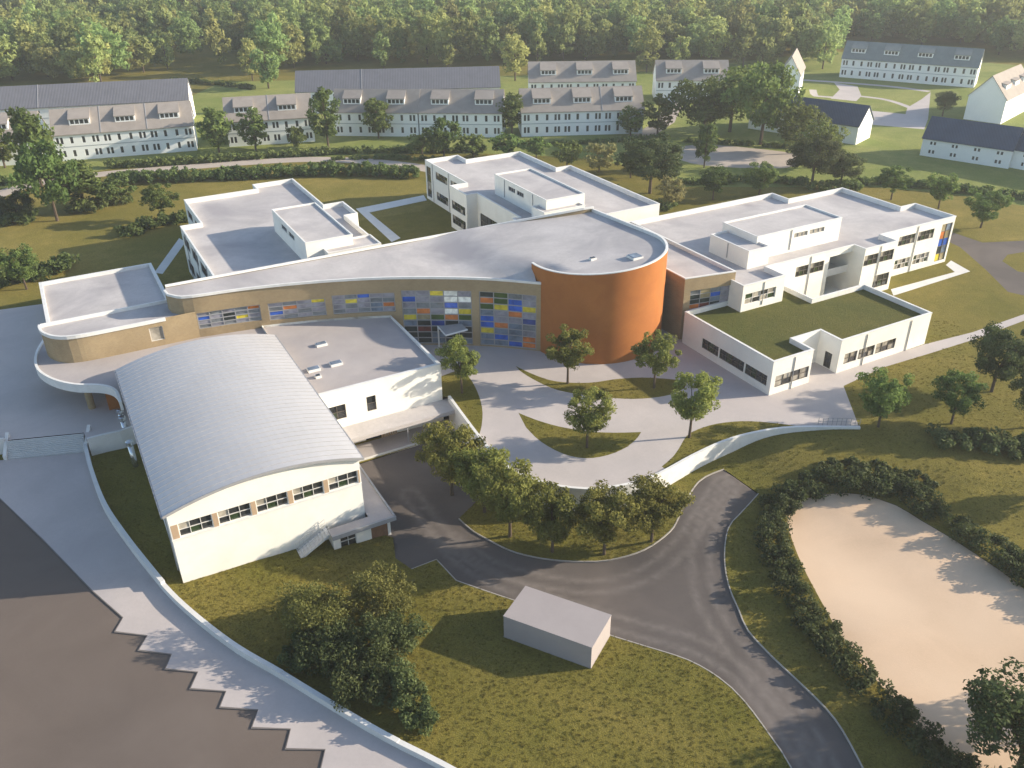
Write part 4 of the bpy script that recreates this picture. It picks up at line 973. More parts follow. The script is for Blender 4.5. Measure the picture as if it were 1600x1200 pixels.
house('slate roofed house with long dark panels behind the left row', (-120, 176), (294, 155), roof='slate_roof', half=4.9, rows=((4.6, 5.3),), pat='w.w', split=(.42,))
house('tan roofed house with two dormers behind round street trees', (352, 190), (488, 182), dorm=(.22, .72), split=(.5,))
house('tan roofed row house left of centre behind the columnar tree', (520, 174), (652, 175), he=6.3, half=4.6, dorm=(.22, .74))
house('tan roofed row house at centre with two dormers', (654, 175), (784, 176), he=6.3, half=5.0, dorm=(.25, .78))
house('tan roofed house with three dormers right of centre', (815, 175), (1006, 170), dorm=(.17, .5, .84), split=(.66,))
house('long slate panel roof behind the central tan houses', (462, 143), (781, 135), roof='slate_roof', half=5.2, rows=((4.6, 5.3),), pat='w.w', split=(.32,))
house('pale house with three dormers standing behind the row, centre right', (827, 128), (994, 126), dorm=(.18, .52, .86), half=6.0)
house('pale house with two dormers at the wood edge', (1026, 125), (1139, 125), dorm=(.24, .76), half=5.6)
house('long house with grey green roof and four dormers at upper right', (1316, 90), (1529, 105), roof='green_roof', dorm=(.11, .36, .61, .87), half=4.9, per=10.4)
house('low white house with navy roof behind the big trees', (1172, 173), (1342, 197), he=4.6, rise=4.0, half=4.8, roof='blue_roof', rows=((3.1, 3.9), (.9, 1.7)), pat='d', per=6.5, band=False)
house('low white house with navy roof at the right edge', (1443, 214), (1583, 234), he=4.3, rise=4.0, half=4.0, roof='blue_roof', rows=((2.8, 3.5), (.8, 1.6)), pat='d', per=5.0, band=False)
house('second low navy roofed house cut by the right edge', (1586, 232), (1760, 262), he=4.3, rise=4.0, half=4.0, roof='blue_roof', rows=((2.8, 3.5), (.8, 1.6)), pat='d', per=5.0, band=False)
house('steep white gable end house beside the wood', (1258, 102), (1235, 150), he=6.0, rise=4.6, half=4.6, rows=((3.6, 5.0),), pat='.', per=6, band=False) if False else None
def gable_house(label, p0, p1, depth, he, rise, dorm, roof='tan_roof'):
    """house seen gable first: p0,p1 base corners of the gable end, ridge runs back"""
    a, b = P(*p0, 0), P(*p1, 0); w = math.dist(a, b); d = ((b[0] - a[0]) / w, (b[1] - a[1]) / w); n = (-d[1], d[0])
    pt = lambda x, y, z: (a[0] + d[0] * x + n[0] * y, a[1] + d[1] * x + n[1] * y, z)
    t = thing('gable_house', pt(w / 2, depth / 2, 0), label, 'house', 'houses behind the school'); h = w / 2; m = MB()
    m.face((pt(0, 0, 0), pt(w, 0, 0), pt(w, 0, he), pt(h, 0, he + rise), pt(0, 0, he))); m.face((pt(w, depth, 0), pt(0, depth, 0), pt(0, depth, he), pt(h, depth, he + rise), pt(w, depth, he)))
    m.face((pt(0, depth, 0), pt(0, 0, 0), pt(0, 0, he), pt(0, depth, he))); m.face((pt(w, 0, 0), pt(w, depth, 0), pt(w, depth, he), pt(w, 0, he))); m.build('wall', M['housewall'], t)
    sl = rise / h; m = MB(); pr = [(-.3, he - .3 * sl), (h, he + rise), (w + .3, he - .3 * sl)]
    for i in range(2):
        (x0, z0), (x1, z1) = pr[i], pr[i + 1]
        m.box8([pt(x0, -.25, z0), pt(x1, -.25, z1), pt(x1, depth + .25, z1), pt(x0, depth + .25, z0), pt(x0, -.25, z0 + .2), pt(x1, -.25, z1 + .2), pt(x1, depth + .25, z1 + .2), pt(x0, depth + .25, z0 + .2)])
    m.build('roof', M[roof], t)
    for c, side in dorm:
        y0, y1 = depth * c - 2, depth * c + 2; xf = w * .5 + (1 if side > 0 else -1) * h * .68; zf = he + rise * .32; zt = zf + 1.4; xr = w * .5 + (1 if side > 0 else -1) * h * .1
        m = MB(); m.box8([pt(xf, y0, zf), pt(xr, y0, zf), pt(xr, y1, zf), pt(xf, y1, zf), pt(xf, y0, zt), pt(xr, y0, zt + .5), pt(xr, y1, zt + .5), pt(xf, y1, zt)]); dm = m.build('dormer', M['housewall'], t)
        m = MB(); m.box8([pt(xf + side * .2, y0 - .15, zt), pt(xr, y0 - .15, zt + .52), pt(xr, y1 + .15, zt + .52), pt(xf + side * .2, y1 + .15, zt), pt(xf + side * .2, y0 - .15, zt + .16), pt(xr, y0 - .15, zt + .68), pt(xr, y1 + .15, zt + .68), pt(xf + side * .2, y1 + .15, zt + .16)]); m.build('dormer_roof', M[roof], dm)
    m = MB()
    for x in (w * .35, w * .65): m.face((pt(x - .3, -.02, 3.4), pt(x + .3, -.02, 3.4), pt(x + .3, -.02, 4.8), pt(x - .3, -.02, 4.8)))
    return t
gable_house('white gable ended house with three dormers at the right edge', (1505, 186), (1563, 194), 24, 6.4, 5.4, ((.2, 1), (.52, 1), (.84, 1)))
gable_house('white gable ended house standing in front of the wood', (1212, 150), (1246, 152), 18, 6.4, 5.2, ())

# ------------------------------------------------------------------ trees, shrubs and hedges
RNG = np.random.default_rng(7)
LM = dict(
    plaza=leaf_mat('leaves_plaza', (.30, .33, .088), (.11, .14, .034), .45, .02),
    olive=leaf_mat('leaves_olive', (.28, .285, .072), (.11, .12, .028), .45, .02),
    thicket=leaf_mat('leaves_thicket', (.175, .18, .052), (.062, .070, .019), .36, .02),
    dark=leaf_mat('leaves_dark', (.13, .165, .06), (.040, .058, .02), .36, .02),
    street=leaf_mat('leaves_street', (.19, .26, .07), (.066, .10, .027), .42, .03),
    wood=leaf_mat('leaves_wood', (.36, .43, .15), (.17, .22, .075), .48, .05),
    hedge=leaf_mat('leaves_hedge', (.175, .23, .07), (.062, .09, .028), .38, .02),
    pale=leaf_mat('leaves_pale', (.38, .34, .15), (.17, .165, .06), .42, .02),
)
def leaf_mesh(name, cen, out, size, tone, mat, elong=1.5):
    n = len(cen); r = RNG.normal(size=(n, 3)); nrm = out * .9 + r * .75; nrm /= np.linalg.norm(nrm, axis=1, keepdims=True) + 1e-9
    t = np.cross(nrm, RNG.normal(size=(n, 3))); t /= np.linalg.norm(t, axis=1, keepdims=True) + 1e-9; b = np.cross(nrm, t)
    s = size[:, None]; bend = nrm * s * RNG.uniform(-.25, .25, (n, 1))
    V = np.stack([cen - t * s * elong / 2 + bend, cen - b * s / 2 * .8, cen + t * s * elong / 2 + bend, cen + b * s / 2 * .8], 1).reshape(-1, 3)
    me = bpy.data.meshes.new(name); me.vertices.add(4 * n); me.vertices.foreach_set('co', V.astype(np.float32).ravel())
    me.loops.add(4 * n); me.loops.foreach_set('vertex_index', np.arange(4 * n, dtype=np.int32))
    me.polygons.add(n); me.polygons.foreach_set('loop_start', np.arange(0, 4 * n, 4, dtype=np.int32)); me.polygons.foreach_set('loop_total', np.full(n, 4, np.int32))
    at = me.attributes.new('tone', 'FLOAT', 'POINT'); at.data.foreach_set('value', np.repeat(np.clip(tone, 0, 1), 4).astype(np.float32))
    me.materials.append(mat); me.update(); me.validate(); return me
def clump_leaves(cent, rad, per, size, flat=.8, seed=0):
    """leaves scattered round clump centres; returns positions, outward directions, sizes, tones"""
    k = len(cent); n = k * per
    d = RNG.normal(size=(n, 3)); d /= np.linalg.norm(d, axis=1, keepdims=True)
    rr = RNG.uniform(.35, 1.0, (n, 1)) ** .7 * np.repeat(rad, per)[:, None]
    pos = np.repeat(cent, per, 0) + d * rr * np.array([1, 1, flat])
    ct = RNG.uniform(.15, .85, k)
    tone = np.repeat(ct, per) * .55 + RNG.uniform(0, .45, n)
    return pos, d, RNG.uniform(.65, 1.35, n) * size, tone
def tree_meshes(seed, h, rx, cz0, shape, nclump, per, leaf, mat, trunk_r=.13, crad=.26, nbr=9, vase=True):
    """returns (trunk mesh, crown mesh), base at the origin"""
    global RNG
    RNG = np.random.default_rng(seed); rnd = random.Random(seed)
    ch = h - cz0; cents = []
    while len(cents) < nclump:
        p = RNG.uniform(-1, 1, 3); r = np.linalg.norm(p)
        if r > 1 or r < .35: continue
        t = (p[2] + 1) / 2
        prof = {'round': 1.0, 'vase': .55 + .55 * t, 'oval': 1.0, 'cone': 1.25 - .95 * t}[shape]
        lob = 1 + .22 * math.sin(3 * math.atan2(p[1], p[0]) + seed) * (1 - abs(p[2])) + RNG.uniform(-.10, .12)
        cents.append((p[0] * rx * prof * lob, p[1] * rx * prof * lob, cz0 + ch * t))
    cents = np.array(cents); rad = RNG.uniform(.7, 1.25, nclump) * crad * rx
    pos, d, s, tone = clump_leaves(cents, rad, per, leaf)
    c0 = np.array([0, 0, cz0 + ch * .45]); od = pos - c0; od /= np.linalg.norm(od, axis=1, keepdims=True) + 1e-6
    keep = pos[:, 2] > .15
    crown = leaf_mesh('crown', pos[keep], (d * .6 + od * .7)[keep], s[keep], tone[keep], mat)
    m = MB(); fork = cz0 + (.18 * ch if vase else .5 * ch); lean = rnd.uniform(-.15, .15)
    m.tube([(0, 0, -.3), (0, 0, .1), (lean * .4, 0, fork * .55), (lean, lean * .3, fork)], [trunk_r * 1.5, trunk_r * 1.15, trunk_r * .95, trunk_r * .75], 7)
    if not vase: m.tube([(lean, lean * .3, fork), (lean * .5, 0, cz0 + ch * .9)], [trunk_r * .75, trunk_r * .2], 5)
    order = list(range(nclump)); rnd.shuffle(order)
    for i in order[:nbr]:
        c = cents[i]; z0 = fork if vase else rnd.uniform(cz0 + .05 * ch, fork)
        z0 = min(z0, c[2] - .1); mid_ = (c[0] * .45 + lean, c[1] * .45, z0 + (c[2] - z0) * .62)
        m.tube([(lean, lean * .3, z0 - .1), mid_, tuple(c)], [trunk_r * .5, trunk_r * .3, trunk_r * .1], 4, cap=False)
    me = bpy.data.meshes.new('trunk'); me.from_pydata(m.v, [], m.f); me.materials.append(M['bark']); me.update()
    return me, crown
KIND = {}
def kind(name, variants): KIND[name] = variants
kind('plaza', [tree_meshes(100 + i, 7.4, 2.9, 2.3, 'vase', 64, 120, .19, LM['plaza'], .14, .22) for i in range(4)])
kind('bed', [tree_meshes(140 + i, 7.6, 3.3, 1.9, 'vase', 84, 130, .185, LM['olive'], .15, .22, 11) for i in range(4)])
kind('lawn', [tree_meshes(160 + i, 7.2, 2.9, 1.7, 'vase', 64, 110, .20, LM['street'], .13, .23) for i in range(3)])
kind('dark', [tree_meshes(180 + i, 8.5, 3.4, 2.2, 'round', 84, 150, .20, LM['dark'], .18, .25, 10) for i in range(3)])
kind('oval', [tree_meshes(200 + i, 11.5, 3.2, 2.0, 'oval', 60, 44, .48, LM['street'], .2, .30, 6, False) for i in range(4)])
kind('spread', [tree_meshes(220 + i, 13.0, 5.6, 3.2, 'round', 70, 50, .55, LM['street'], .3, .27, 12) for i in range(3)])
kind('small', [tree_meshes(240 + i, 5.6, 2.6, 1.3, 'round', 34, 40, .40, LM['street'], .12, .30, 7) for i in range(3)])
kind('pale', [tree_meshes(260, 6.0, 2.8, 1.2, 'round', 34, 40, .40, LM['pale'], .12, .30, 7)])
kind('wood', [tree_meshes(300 + i, 15.5 + (i % 3) * 2.0, 4.8 + .5 * (i % 2), 1.6, ('round', 'oval', 'cone', 'round', 'oval')[i % 5], 46, 26, .95, LM['wood'], .3, .32, 4, False) for i in range(6)])
TCOUNT = {}
def tree(knd, xy, h, label, group=None, z=None, name='tree', rot=None, wide=1.0, v=None):
    i = TCOUNT.get(knd, 0); TCOUNT[knd] = i + 1; vs = KIND[knd]; tr, cr = vs[(i if v is None else v) % len(vs)]
    z = ground_z(*xy) if z is None else z
    t = thing(name, (xy[0], xy[1], z), label, 'tree' if name.endswith('tree') else 'shrub', group)
    h0 = {'plaza': 7.4, 'bed': 7.6, 'lawn': 7.2, 'dark': 8.5, 'oval': 11.5, 'spread': 13., 'small': 5.6, 'pale': 6., 'wood': 17.}[knd]
    s = h / h0; t.scale = (s * wide, s * wide, s); t.rotation_euler = (0, 0, (i * 2.4 + .7) if rot is None else rot)
    for nm, me in (('trunk', tr), ('crown', cr)):
        o = bpy.data.objects.new(nm, me); COL.objects.link(o); o.parent = t
    return t
PL_G = 'young trees on the entrance plaza'
for x, y, h, l in ((722,614,7.2,'young tree in the grass beside the service block'), (887,599,7.7,'young tree in front of the orange tower'), (1022,606,7.4,'young tree near the right side of the orange tower'),
                   (917,699,7.4,'young tree in the leaf shaped bed nearest the retaining wall'), (1077,683,8.0,'young tree on the bed at the right end of the curved wall')):
    tree('plaza', P(x, y, 0), h, l, PL_G, name='plaza_tree')
BD = 'olive trees under the retaining wall'
for x, y, h, l in ((706,772,8.6,'olive green tree in the yard beside the service block canopy'), (757,800,8.2,'olive green tree by the pointed tip of the tree bed'), (797,838,8.6,'olive green tree, third from the left in the tree bed'),
                   (863,862,7.6,'olive green tree in the middle of the tree bed'), (944,866,7.8,'olive green tree near the outer bend of the road'), (1018,846,7.4,'rightmost olive green tree in the road bed')):
    tree('bed', PL(x, y), h, l, BD, name='olive_tree')
LG = 'trees on the right lawn'
for k, x, y, h, l, w in (('lawn',1372,667,7.2,'small tree with leaning trunk right of the plaza edge',1.05), ('lawn',1486,662,6.6,'round small tree on the right lawn above the dark shrubs',1.15), ('dark',1549,612,9.0,'taller dark tree beside the right hand path',.95),
                         ('dark',1606,668,7.8,'dark tree cut by the right picture edge',.9)):
    tree(k, P(x, y, 0) if not inpoly(*P(x, y, 0), LZ) else PL(x, y), h, l, LG, name='lawn_tree', wide=w)
tree('dark', PL(1580, 1225), 8.6, 'dark tree in the bottom right corner over the sand', None, name='corner_tree', wide=1.3)
# street trees and trees near the houses
far_list = [('oval',343,240,10.0,'round street tree before the gap in the row houses',1.1),('oval',400,236,9.0,'second round street tree beside the house gap',1.05),('small',466,236,5.6,'small conical tree before the tan houses',.7),
 ('oval',513,230,12.6,'tall columnar street tree before the tan houses',.85),('oval',592,216,9.0,'round street tree before the left central house',1.1),('small',694,246,7.8,'low street tree before the central house',.9),('oval',800,212,9.8,'dark oval tree between two tan houses',1.0),
 ('oval',985,214,6.8,'street tree at the end of the tan row',1.25),('oval',1027,212,9.0,'round tree by the lane right of the tan row',1.2),('oval',512-60,0,0,'',0),
 ('small',740,248,5.0,'small round tree behind the middle wing, left',1.2),('small',792,246,5.2,'small round tree behind the middle wing',1.2),('small',838,250,4.6,'small bush tree behind the middle wing, right',1.1),('small',660,243,4.6,'small tree left of the middle wing',1.2),
 ('small',886,262,5.6,'small tree on the lawn behind the middle wing',1.0),('pale',936,268,5.8,'brownish tree on the lawn behind the middle wing',1.1),('dark',1015,302,10.5,'big dark tree beside the middle wing',1.15),('dark',985,278,5.0,'dark shrubby tree left of the big dark one',1.2),('pale',1048,322,5.0,'pale yellow bush beside the middle wing',1.0),
 ('spread',1098,216,13.0,'broad green tree in the clump before the navy house',1.05),('spread',1140,206,14.0,'broad tree behind the clump before the navy house',1.0),('spread',1188,226,16.5,'tall spreading tree with visible limbs before the navy house',.85),('oval',1100,262,9.0,'conical tree at the gravel court',.75),('spread',1242,240,10.5,'leafy tree right of the spreading tree',.95),('spread',1276,262,9.0,'leafy tree left of the garden lawn',.95),
 ('dark',1268,290,9.5,'dark tree behind the right wing',1.1),('dark',1312,292,6.6,'dark bush tree behind the right wing corner',1.1),('lawn',1114,312,6.2,'thin lawn tree behind the right wing, first',1.1),('lawn',1186,306,6.2,'thin lawn tree behind the right wing, second',1.1),
 ('lawn',1392,312,6.0,'lawn tree behind the right end of the right wing',1.1),('lawn',1466,326,6.2,'lawn tree above the right wing corner',1.1),('lawn',1532,356,6.4,'lawn tree beside the looping drive',1.15),('dark',1472,182,6.0,'dark tree in the paved court',1.1),('small',940,140,4.2,'small round tree in front of the pale dormer house',1.1),
 ('oval',66,292,15.5,'tall tree before the left row house',.8),('spread',90,345,13.0,'tall olive tree at the left above the lawn',.72),('oval',132,328,8.5,'bushy tree beside the tall olive tree',1.45),('oval',8,262,8.0,'dark tree at the left picture edge',1.2),('dark',30,345,5.0,'dark shrub tree at the left road bend',1.3),
 ('lawn',256,346,6.4,'young tree on the lawn left of the left wing',1.05),('lawn',42,452,6.4,'young tree among the shrubs at the left edge',1.05),('small',180,318,4.4,'rounded tree at the hedge end',1.4)]
for k, x, y, h, l, w in far_list:
    if h: tree(k, P(x, y, 0), h * 1.14, l, 'trees between school and houses', 0., name='garden_tree', wide=w * 1.12)
WOOD_EDGE = sorted(((1500,60,14),(20,118,13),(160,128,17),(75,112,15),(225,105,15),(262,100,12),(420,130,15),(395,118,12),(460,98,15),(510,92,14),(560,88,15),(600,100,12),(668,92,15),(700,98,10),(805,118,15),(840,92,12),(880,88,16),(915,86,14),(1010,105,15),(1060,98,13),(1110,92,15),(1160,100,16),(1190,98,13),(1250,92,13),(1285,100,14),(1300,70,13),(1360,62,12),(1440,62,13),(1560,78,13)))
ORD = ('first', 'second', 'third', 'fourth', 'fifth', 'sixth', 'seventh', 'eighth', 'ninth', 'tenth'); seen = {}
for x, y, h in WOOD_EDGE:
    ref = [r for lim, r in ((300, 'the left slate roof'), (460, 'the gap between the slate roofs'), (790, 'the central slate roof'), (1005, 'the pale three dormer house'), (1150, 'the pale two dormer house'), (1310, 'the white gable house'), (9999, 'the grey green roof')) if x < lim][0]
    k = seen.get(ref, 0); seen[ref] = k + 1
    tree('wood', P(x, y + 8, 0), h, 'broad wood edge tree behind %s, %s from the left' % (ref, ORD[k]), 'trees at the edge of the wood', 0., name='woodland_tree')
# the wood itself: thousands of trees that read as one mass
def scatter_on(pts, col, nf, name, label, cat, s0, s1):
    me = bpy.data.meshes.new(name); me.from_pydata(pts, [], []); o = bpy.data.objects.new(name, me); COL.objects.link(o)
    tag(o, label, cat, None, 'stuff')
    ng = bpy.data.node_groups.new(name + '_scatter', 'GeometryNodeTree')
    ng.interface.new_socket('Geometry', in_out='INPUT', socket_type='NodeSocketGeometry'); ng.interface.new_socket('Geometry', in_out='OUTPUT', socket_type='NodeSocketGeometry')
    N = ng.nodes; gi = N.new('NodeGroupInput'); go = N.new('NodeGroupOutput'); iop = N.new('GeometryNodeInstanceOnPoints'); ci = N.new('GeometryNodeCollectionInfo')
    ci.inputs['Collection'].default_value = col; ci.inputs['Separate Children'].default_value = True; ci.inputs['Reset Children'].default_value = True
    rs = N.new('FunctionNodeRandomValue'); rs.data_type = 'FLOAT_VECTOR'; rr = N.new('FunctionNodeRandomValue'); rr.data_type = 'FLOAT'
    rr.inputs[2].default_value = 0; rr.inputs[3].default_value = 6.283
    cx = N.new('ShaderNodeCombineXYZ'); e2r = N.new('FunctionNodeEulerToRotation')
    sc = N.new('FunctionNodeRandomValue'); sc.data_type = 'FLOAT'; sc.inputs[2].default_value = s0; sc.inputs[3].default_value = s1; sc.inputs['Seed'].default_value = 5
    ri = N.new('FunctionNodeRandomValue'); ri.data_type = 'INT'; ri.inputs[4].default_value = 0; ri.inputs[5].default_value = nf - 1; ri.inputs['Seed'].default_value = 9
    ln = ng.links.new
    ln(gi.outputs[0], iop.inputs['Points']); ln(ci.outputs[0], iop.inputs['Instance']); iop.inputs['Pick Instance'].default_value = True
    ln(ri.outputs[2], iop.inputs['Instance Index']); ln(rr.outputs[1], cx.inputs[2]); ln(cx.outputs[0], e2r.inputs[0]); ln(e2r.outputs[0], iop.inputs['Rotation']); ln(sc.outputs[1], iop.inputs['Scale'])
    ln(iop.outputs[0], go.inputs[0])
    md = o.modifiers.new('scatter', 'NODES'); md.node_group = ng
    return o
def forest():
    col = bpy.data.collections.new('wood_tree_forms')
    protos = []
    for i, (tr, cr) in enumerate(KIND['wood']):
        o = bpy.data.objects.new('wood_form', cr); col.objects.link(o); protos.append(o)
    rnd = random.Random(11); pts = []; blocked = [P(x, y, 0) for x, y in ((285,110),(300,120),(330,125),(235,100),(640,95),(790,110),(1290,122))]
    y = 285.
    while y < 830:
        w = y * .66 + 40; x = -w
        while x < w:
            px, py = x + rnd.uniform(-3.4, 3.4), y + rnd.uniform(-3.2, 3.2); x += 7.6
            q = PIX((px, py, 0))
            lim = np.interp(q[0], [0, 150, 250, 330, 420, 480, 800, 830, 1000, 1150, 1210, 1290, 1320, 1540, 1600], [132, 136, 108, 104, 128, 104, 104, 96, 94, 96, 104, 104, 64, 78, 92])
            if q[1] > lim: continue
            if q[1] > lim - 35 and rnd.random() < .22: continue
            if 210 < q[0] < 420 and q[1] > 70 and rnd.random() < .5: continue
            pts.append((px, py, 0))
        y += 7.4
    scatter_on(pts, col, len(protos), 'wood', 'dense mixed green wood filling the background behind the houses', 'wood', .62, 1.12)
    return len(pts)
print('wood trees', forest())
def hedge(path, w, h, label, leaf=.34, dens=26, mat='hedge', zf=None, group='hedges', name='hedge', lump=.35, seed=1, cat='hedge'):
    global RNG
    RNG = np.random.default_rng(seed); cum = path_len(path); L = cum[-1]; k = max(6, int(L * 1.25 * max(1.3, w)))
    cents = []; rad = []
    for i in range(k):
        s = L * RNG.uniform(); p = path_at(path, cum, s); a = path_at(path, cum, s - .3); b = path_at(path, cum, s + .3); l = math.dist(a, b) or 1
        nx, ny = -(b[1] - a[1]) / l, (b[0] - a[0]) / l; o = RNG.uniform(-.5, .5) * max(.05, w - .9); r = RNG.uniform(.55, 1.0) * min(h * .55, .95) * (1 + lump * RNG.uniform(-.5, .8))
        z = zf(p[0], p[1]) if zf else 0.
        zz = z + RNG.uniform(.25, 1.0) * max(.1, h - r); cents.append((p[0] + nx * o, p[1] + ny * o, zz)); rad.append(r)
    cents = np.array(cents); rad = np.array(rad); o0 = (*path[0], zf(*path[0]) if zf else 0.)
    pos, d, s, tone = clump_leaves(cents, rad, dens, leaf)
    me = leaf_mesh('foliage', pos - np.array(o0), d * .7 + np.array([0, 0, .35]), s, tone, LM[mat])
    t = thing(name, o0, label, cat, group); o = bpy.data.objects.new('foliage', me); COL.objects.link(o); o.parent = t
    return t
hz = lambda x, y: zl(x, y)
hl = catmull(low([(1226,796),(1206,815),(1204,845),(1217,880),(1238,925),(1272,980),(1320,1041),(1376,1107),(1440,1172),(1510,1232)]), 1.5)
hr_ = catmull(low([(1208,800),(1238,779),(1284,765),(1334,760),(1388,771),(1440,795),(1500,831),(1560,872),(1620,914),(1720,970)]), 1.5)
hedge(hl, 3.6, 2.1, 'thick dark hedge on the near left side of the sand area', .20, 130, 'dark', hz, seed=3, name='sand_hedge')
hedge(hr_, 3.8, 2.3, 'thick dark hedge along the far side of the sand area', .20, 130, 'dark', hz, seed=4, name='sand_hedge')
hedge(catmull(low([(1462,690),(1510,694),(1560,700),(1620,705)]), 2), 4.5, 1.9, 'dark shrub bank under the trees at the right edge', .32, 90, 'dark', hz, seed=5, name='shrub_bank', cat='shrub')
hedge(catmull(low([(1280,742),(1340,735),(1400,742),(1450,770)]), 2), 3.5, 1.2, 'dark low shrubs on the slope above the sand hedge', .30, 80, 'dark', hz, seed=6, name='shrub_bank', cat='shrub')
FH = [([(165,262),(300,255),(420,246),(540,240),(660,238),(760,236)],3.2,2.1,'long trimmed hedge between lane and row houses'),([(170,288),(280,282),(420,276),(540,272),(655,277)],5.2,2.9,'broad leafy hedge on the school side of the lane'),
      ([(780,226),(880,226),(960,222),(1040,214)],2.0,1.5,'hedge before the right tan house'),([(-40,292),(40,285),(60,275)],4.0,2.0,'leafy hedge at the left edge of the lane'),([(-40,258),(40,254),(80,262)],3.0,1.6,'hedge before the left house'),
      ([(196,372),(230,356),(262,350),(290,345)],4.2,2.4,'hedge strip leading to the left wing'),([(-40,456),(20,442),(70,432),(112,414)],5.0,2.6,'shrub hedge above the curved corner block'),([(0,345),(25,352),(50,340)],4.0,2.4,'dark shrubs at the lane bend'),
      ([(1062,288),(1120,286),(1190,284),(1260,288)],3.2,1.8,'hedge before the gravel court'),([(1070,222),(1150,226),(1240,232)],2.2,1.6,'hedge on the far side of the gravel court'),([(1335,286),(1400,290),(1480,298),(1560,306),(1660,318)],3.6,2.0,'hedge along the right lawn'),
      ([(1262,296),(1300,298),(1340,296)],3.6,2.4,'hedge behind the right wing roof'),([(110,330),(150,330),(200,312)],4.5,2.6,'leafy shrub bank under the olive tree'),([(510,250),(600,248),(700,252),(760,258)],2.0,1.3,'low hedge behind the middle wing'),
      ([(960,300),(1000,318),(1050,330)],3.0,1.8,'shrubs beside the middle wing'),([(270,128),(330,132),(400,140)],2.5,2.0,'scrub at the clearing before the wood')]
for i, (pp, w, h, l) in enumerate(FH):
    hedge(catmull(up(pp), 3), w, h, l, .42, 40, 'hedge', None, seed=20 + i)
# the shrub group on the front lawn
def shrub(x, y, h, r, mat, leaf, label, n=26, per=90, seed=1):
    global RNG
    RNG = np.random.default_rng(seed); q = PL(x, y); z = zl(*q); c = []
    while len(c) < n:
        p = RNG.uniform(-1, 1, 3)
        if np.linalg.norm(p) < 1 and np.linalg.norm(p) > .3: c.append((p[0] * r, p[1] * r, h * .5 + p[2] * h * .42))
    c = np.array(c); rad = RNG.uniform(.7, 1.2, n) * r * .36
    pos, d, s, tone = clump_leaves(c, rad, per, leaf); k = pos[:, 2] > .03
    me = leaf_mesh('foliage', pos[k], (d * .7 + np.array([0, 0, .3]))[k], s[k], tone[k], LM[mat])
    t = thing('shrub', (*q, z), label, 'shrub', 'shrubs on the front lawn'); o = bpy.data.objects.new('foliage', me); COL.objects.link(o); o.parent = t
    m = MB(); rr = random.Random(seed)
    for i in range(5):
        cc = c[i]; m.tube([(q[0] + rr.uniform(-.1, .1), q[1], z - .1), (q[0] + cc[0] * .5, q[1] + cc[1] * .5, z + cc[2] * .5), (q[0] + cc[0], q[1] + cc[1], z + cc[2])], [.06, .04, .015], 4)
    m.build('stems', M['bark'], t)
for i, (x, y, h, r, mt, lf, l, n) in enumerate(((492,985,5.6,2.9,'thicket',.15,'fine leaved olive shrub nearest the white gym wall',60),(597,958,5.2,2.7,'thicket',.15,'fine leaved olive shrub at the yard corner',56),(520,1030,3.6,2.6,'dark',.175,'coarse dark shrub at the left of the front group',36),
        (585,1035,4.2,2.6,'dark',.175,'coarse dark shrub in the middle of the front group',38),(632,1010,3.2,2.0,'dark',.175,'coarse dark shrub on the right flank of the group',28),(562,1085,3.3,2.3,'dark',.175,'coarse dark shrub behind the front tip',32),(622,1092,3.2,2.2,'dark',.175,'coarse dark shrub near the front tip',32),(655,1128,2.4,1.6,'dark',.175,'low dark shrub at the front tip of the group',24),(474,1030,2.2,1.7,'dark',.175,'small dark shrub at the wall side of the group',22))):
    shrub(x, y, h, r, mt, lf, l, n, 190, 50 + i)
# trees just outside the frame whose shade falls on the sand
for x, y, h, w_, l in ((1690,778,7.0,.7,'tree beyond the right edge shading the far side of the sand'),(1735,1105,9.,.9,'second tree beyond the right edge shading the near side of the sand')):
    tree('dark', PL(x, y), h, l, None, name='shade_tree', wide=w_)
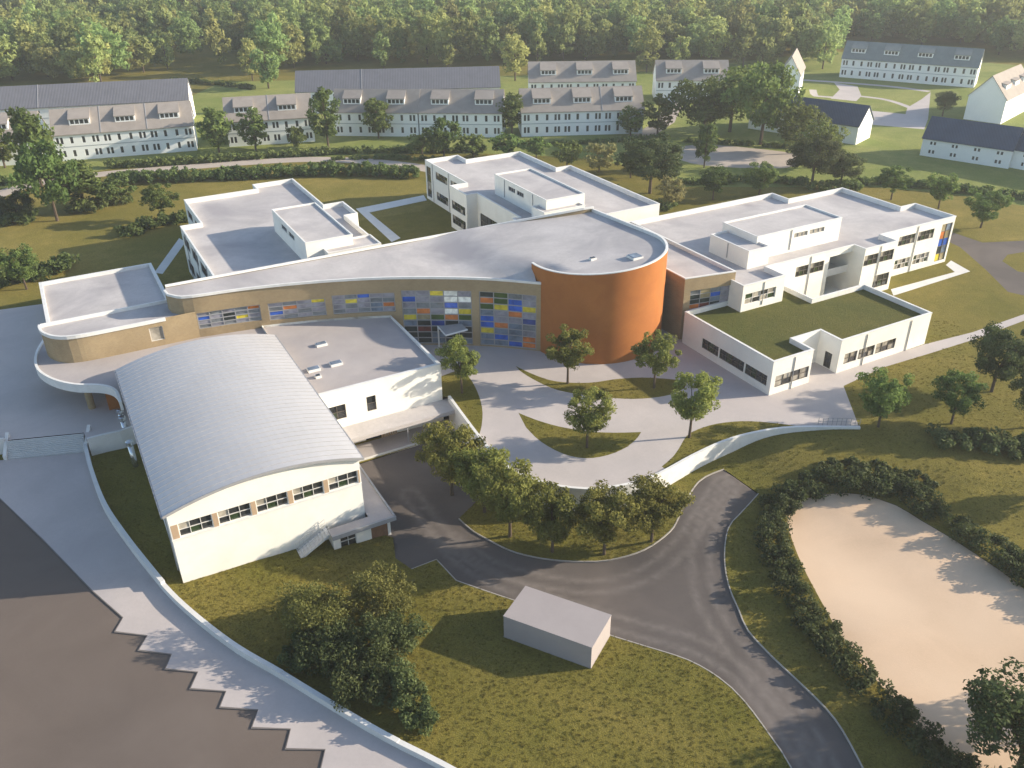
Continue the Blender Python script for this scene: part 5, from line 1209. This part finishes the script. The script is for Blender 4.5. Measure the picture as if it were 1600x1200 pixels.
# grass tufts on the near lawns
def tufts():
    rnd = random.Random(5); pts = []
    for tri in GROUND_TRIS:
        (ax, ay, az), (bx, by, bz), (cx, cy, cz) = tri; area = abs((bx - ax) * (cy - ay) - (cx - ax) * (by - ay)) / 2
        mx, my = (ax + bx + cx) / 3, (ay + by + cy) / 3; d = math.hypot(mx, my)
        if my < 25 or d > 130 or abs(mx) > my * .72 + 4: continue
        n = area * (8.0 if d < 75 else 3.0); n = int(n) + (rnd.random() < n % 1)
        for _ in range(n):
            r1, r2 = rnd.random(), rnd.random()
            if r1 + r2 > 1: r1, r2 = 1 - r1, 1 - r2
            pts.append((ax + (bx - ax) * r1 + (cx - ax) * r2, ay + (by - ay) * r1 + (cy - ay) * r2, az + (bz - az) * r1 + (cz - az) * r2))
    global RNG
    col = bpy.data.collections.new('tuft_forms')
    gm = leaf_mat('grass_blades', (.23, .195, .05), (.14, .13, .03), .3, .02)
    for k in range(4):
        RNG = np.random.default_rng(900 + k); n = 26
        V, F, T = [], [], []
        for i in range(n):
            a = RNG.uniform(0, 6.28); r = RNG.uniform(0, .2); x, y = r * math.cos(a), r * math.sin(a); h = RNG.uniform(.05, .14); l = RNG.uniform(-.07, .07, 2); w = .018; b = len(V)
            c, s = math.cos(a * 3), math.sin(a * 3)
            V += [(x - c * w, y - s * w, -.02), (x + c * w, y + s * w, -.02), (x + l[0], y + l[1], h)]; F.append((b, b + 1, b + 2)); T += [RNG.uniform(0, 1)] * 3
        me = bpy.data.meshes.new('tuft'); me.from_pydata(V, [], F); at = me.attributes.new('tone', 'FLOAT', 'POINT'); at.data.foreach_set('value', T); me.materials.append(gm)
        col.objects.link(bpy.data.objects.new('tuft_form', me))
    scatter_on(pts, col, 4, 'grass_tufts', 'short rough grass of the near lawns', 'grass', .45, .95)
    print('tufts', len(pts))
tufts()
# thin summer haze
m = MB(); B = 3600; m.prism([(-B, -B), (B, -B), (B, B), (-B, B)], -6, 60)
hzm = bpy.data.materials.new('haze'); hzm.use_nodes = True; hn = hzm.node_tree; hn.nodes.remove(hn.nodes['Principled BSDF'])
pv = hn.nodes.new('ShaderNodeVolumePrincipled'); pv.inputs['Color'].default_value = (.93, .96, 1.0, 1); pv.inputs['Density'].default_value = .00026; pv.inputs['Anisotropy'].default_value = .2
hn.links.new(pv.outputs[0], hn.nodes['Material Output'].inputs['Volume'])
tag(m.build('haze', hzm), 'thin pale summer haze in the air', None, None, 'stuff')
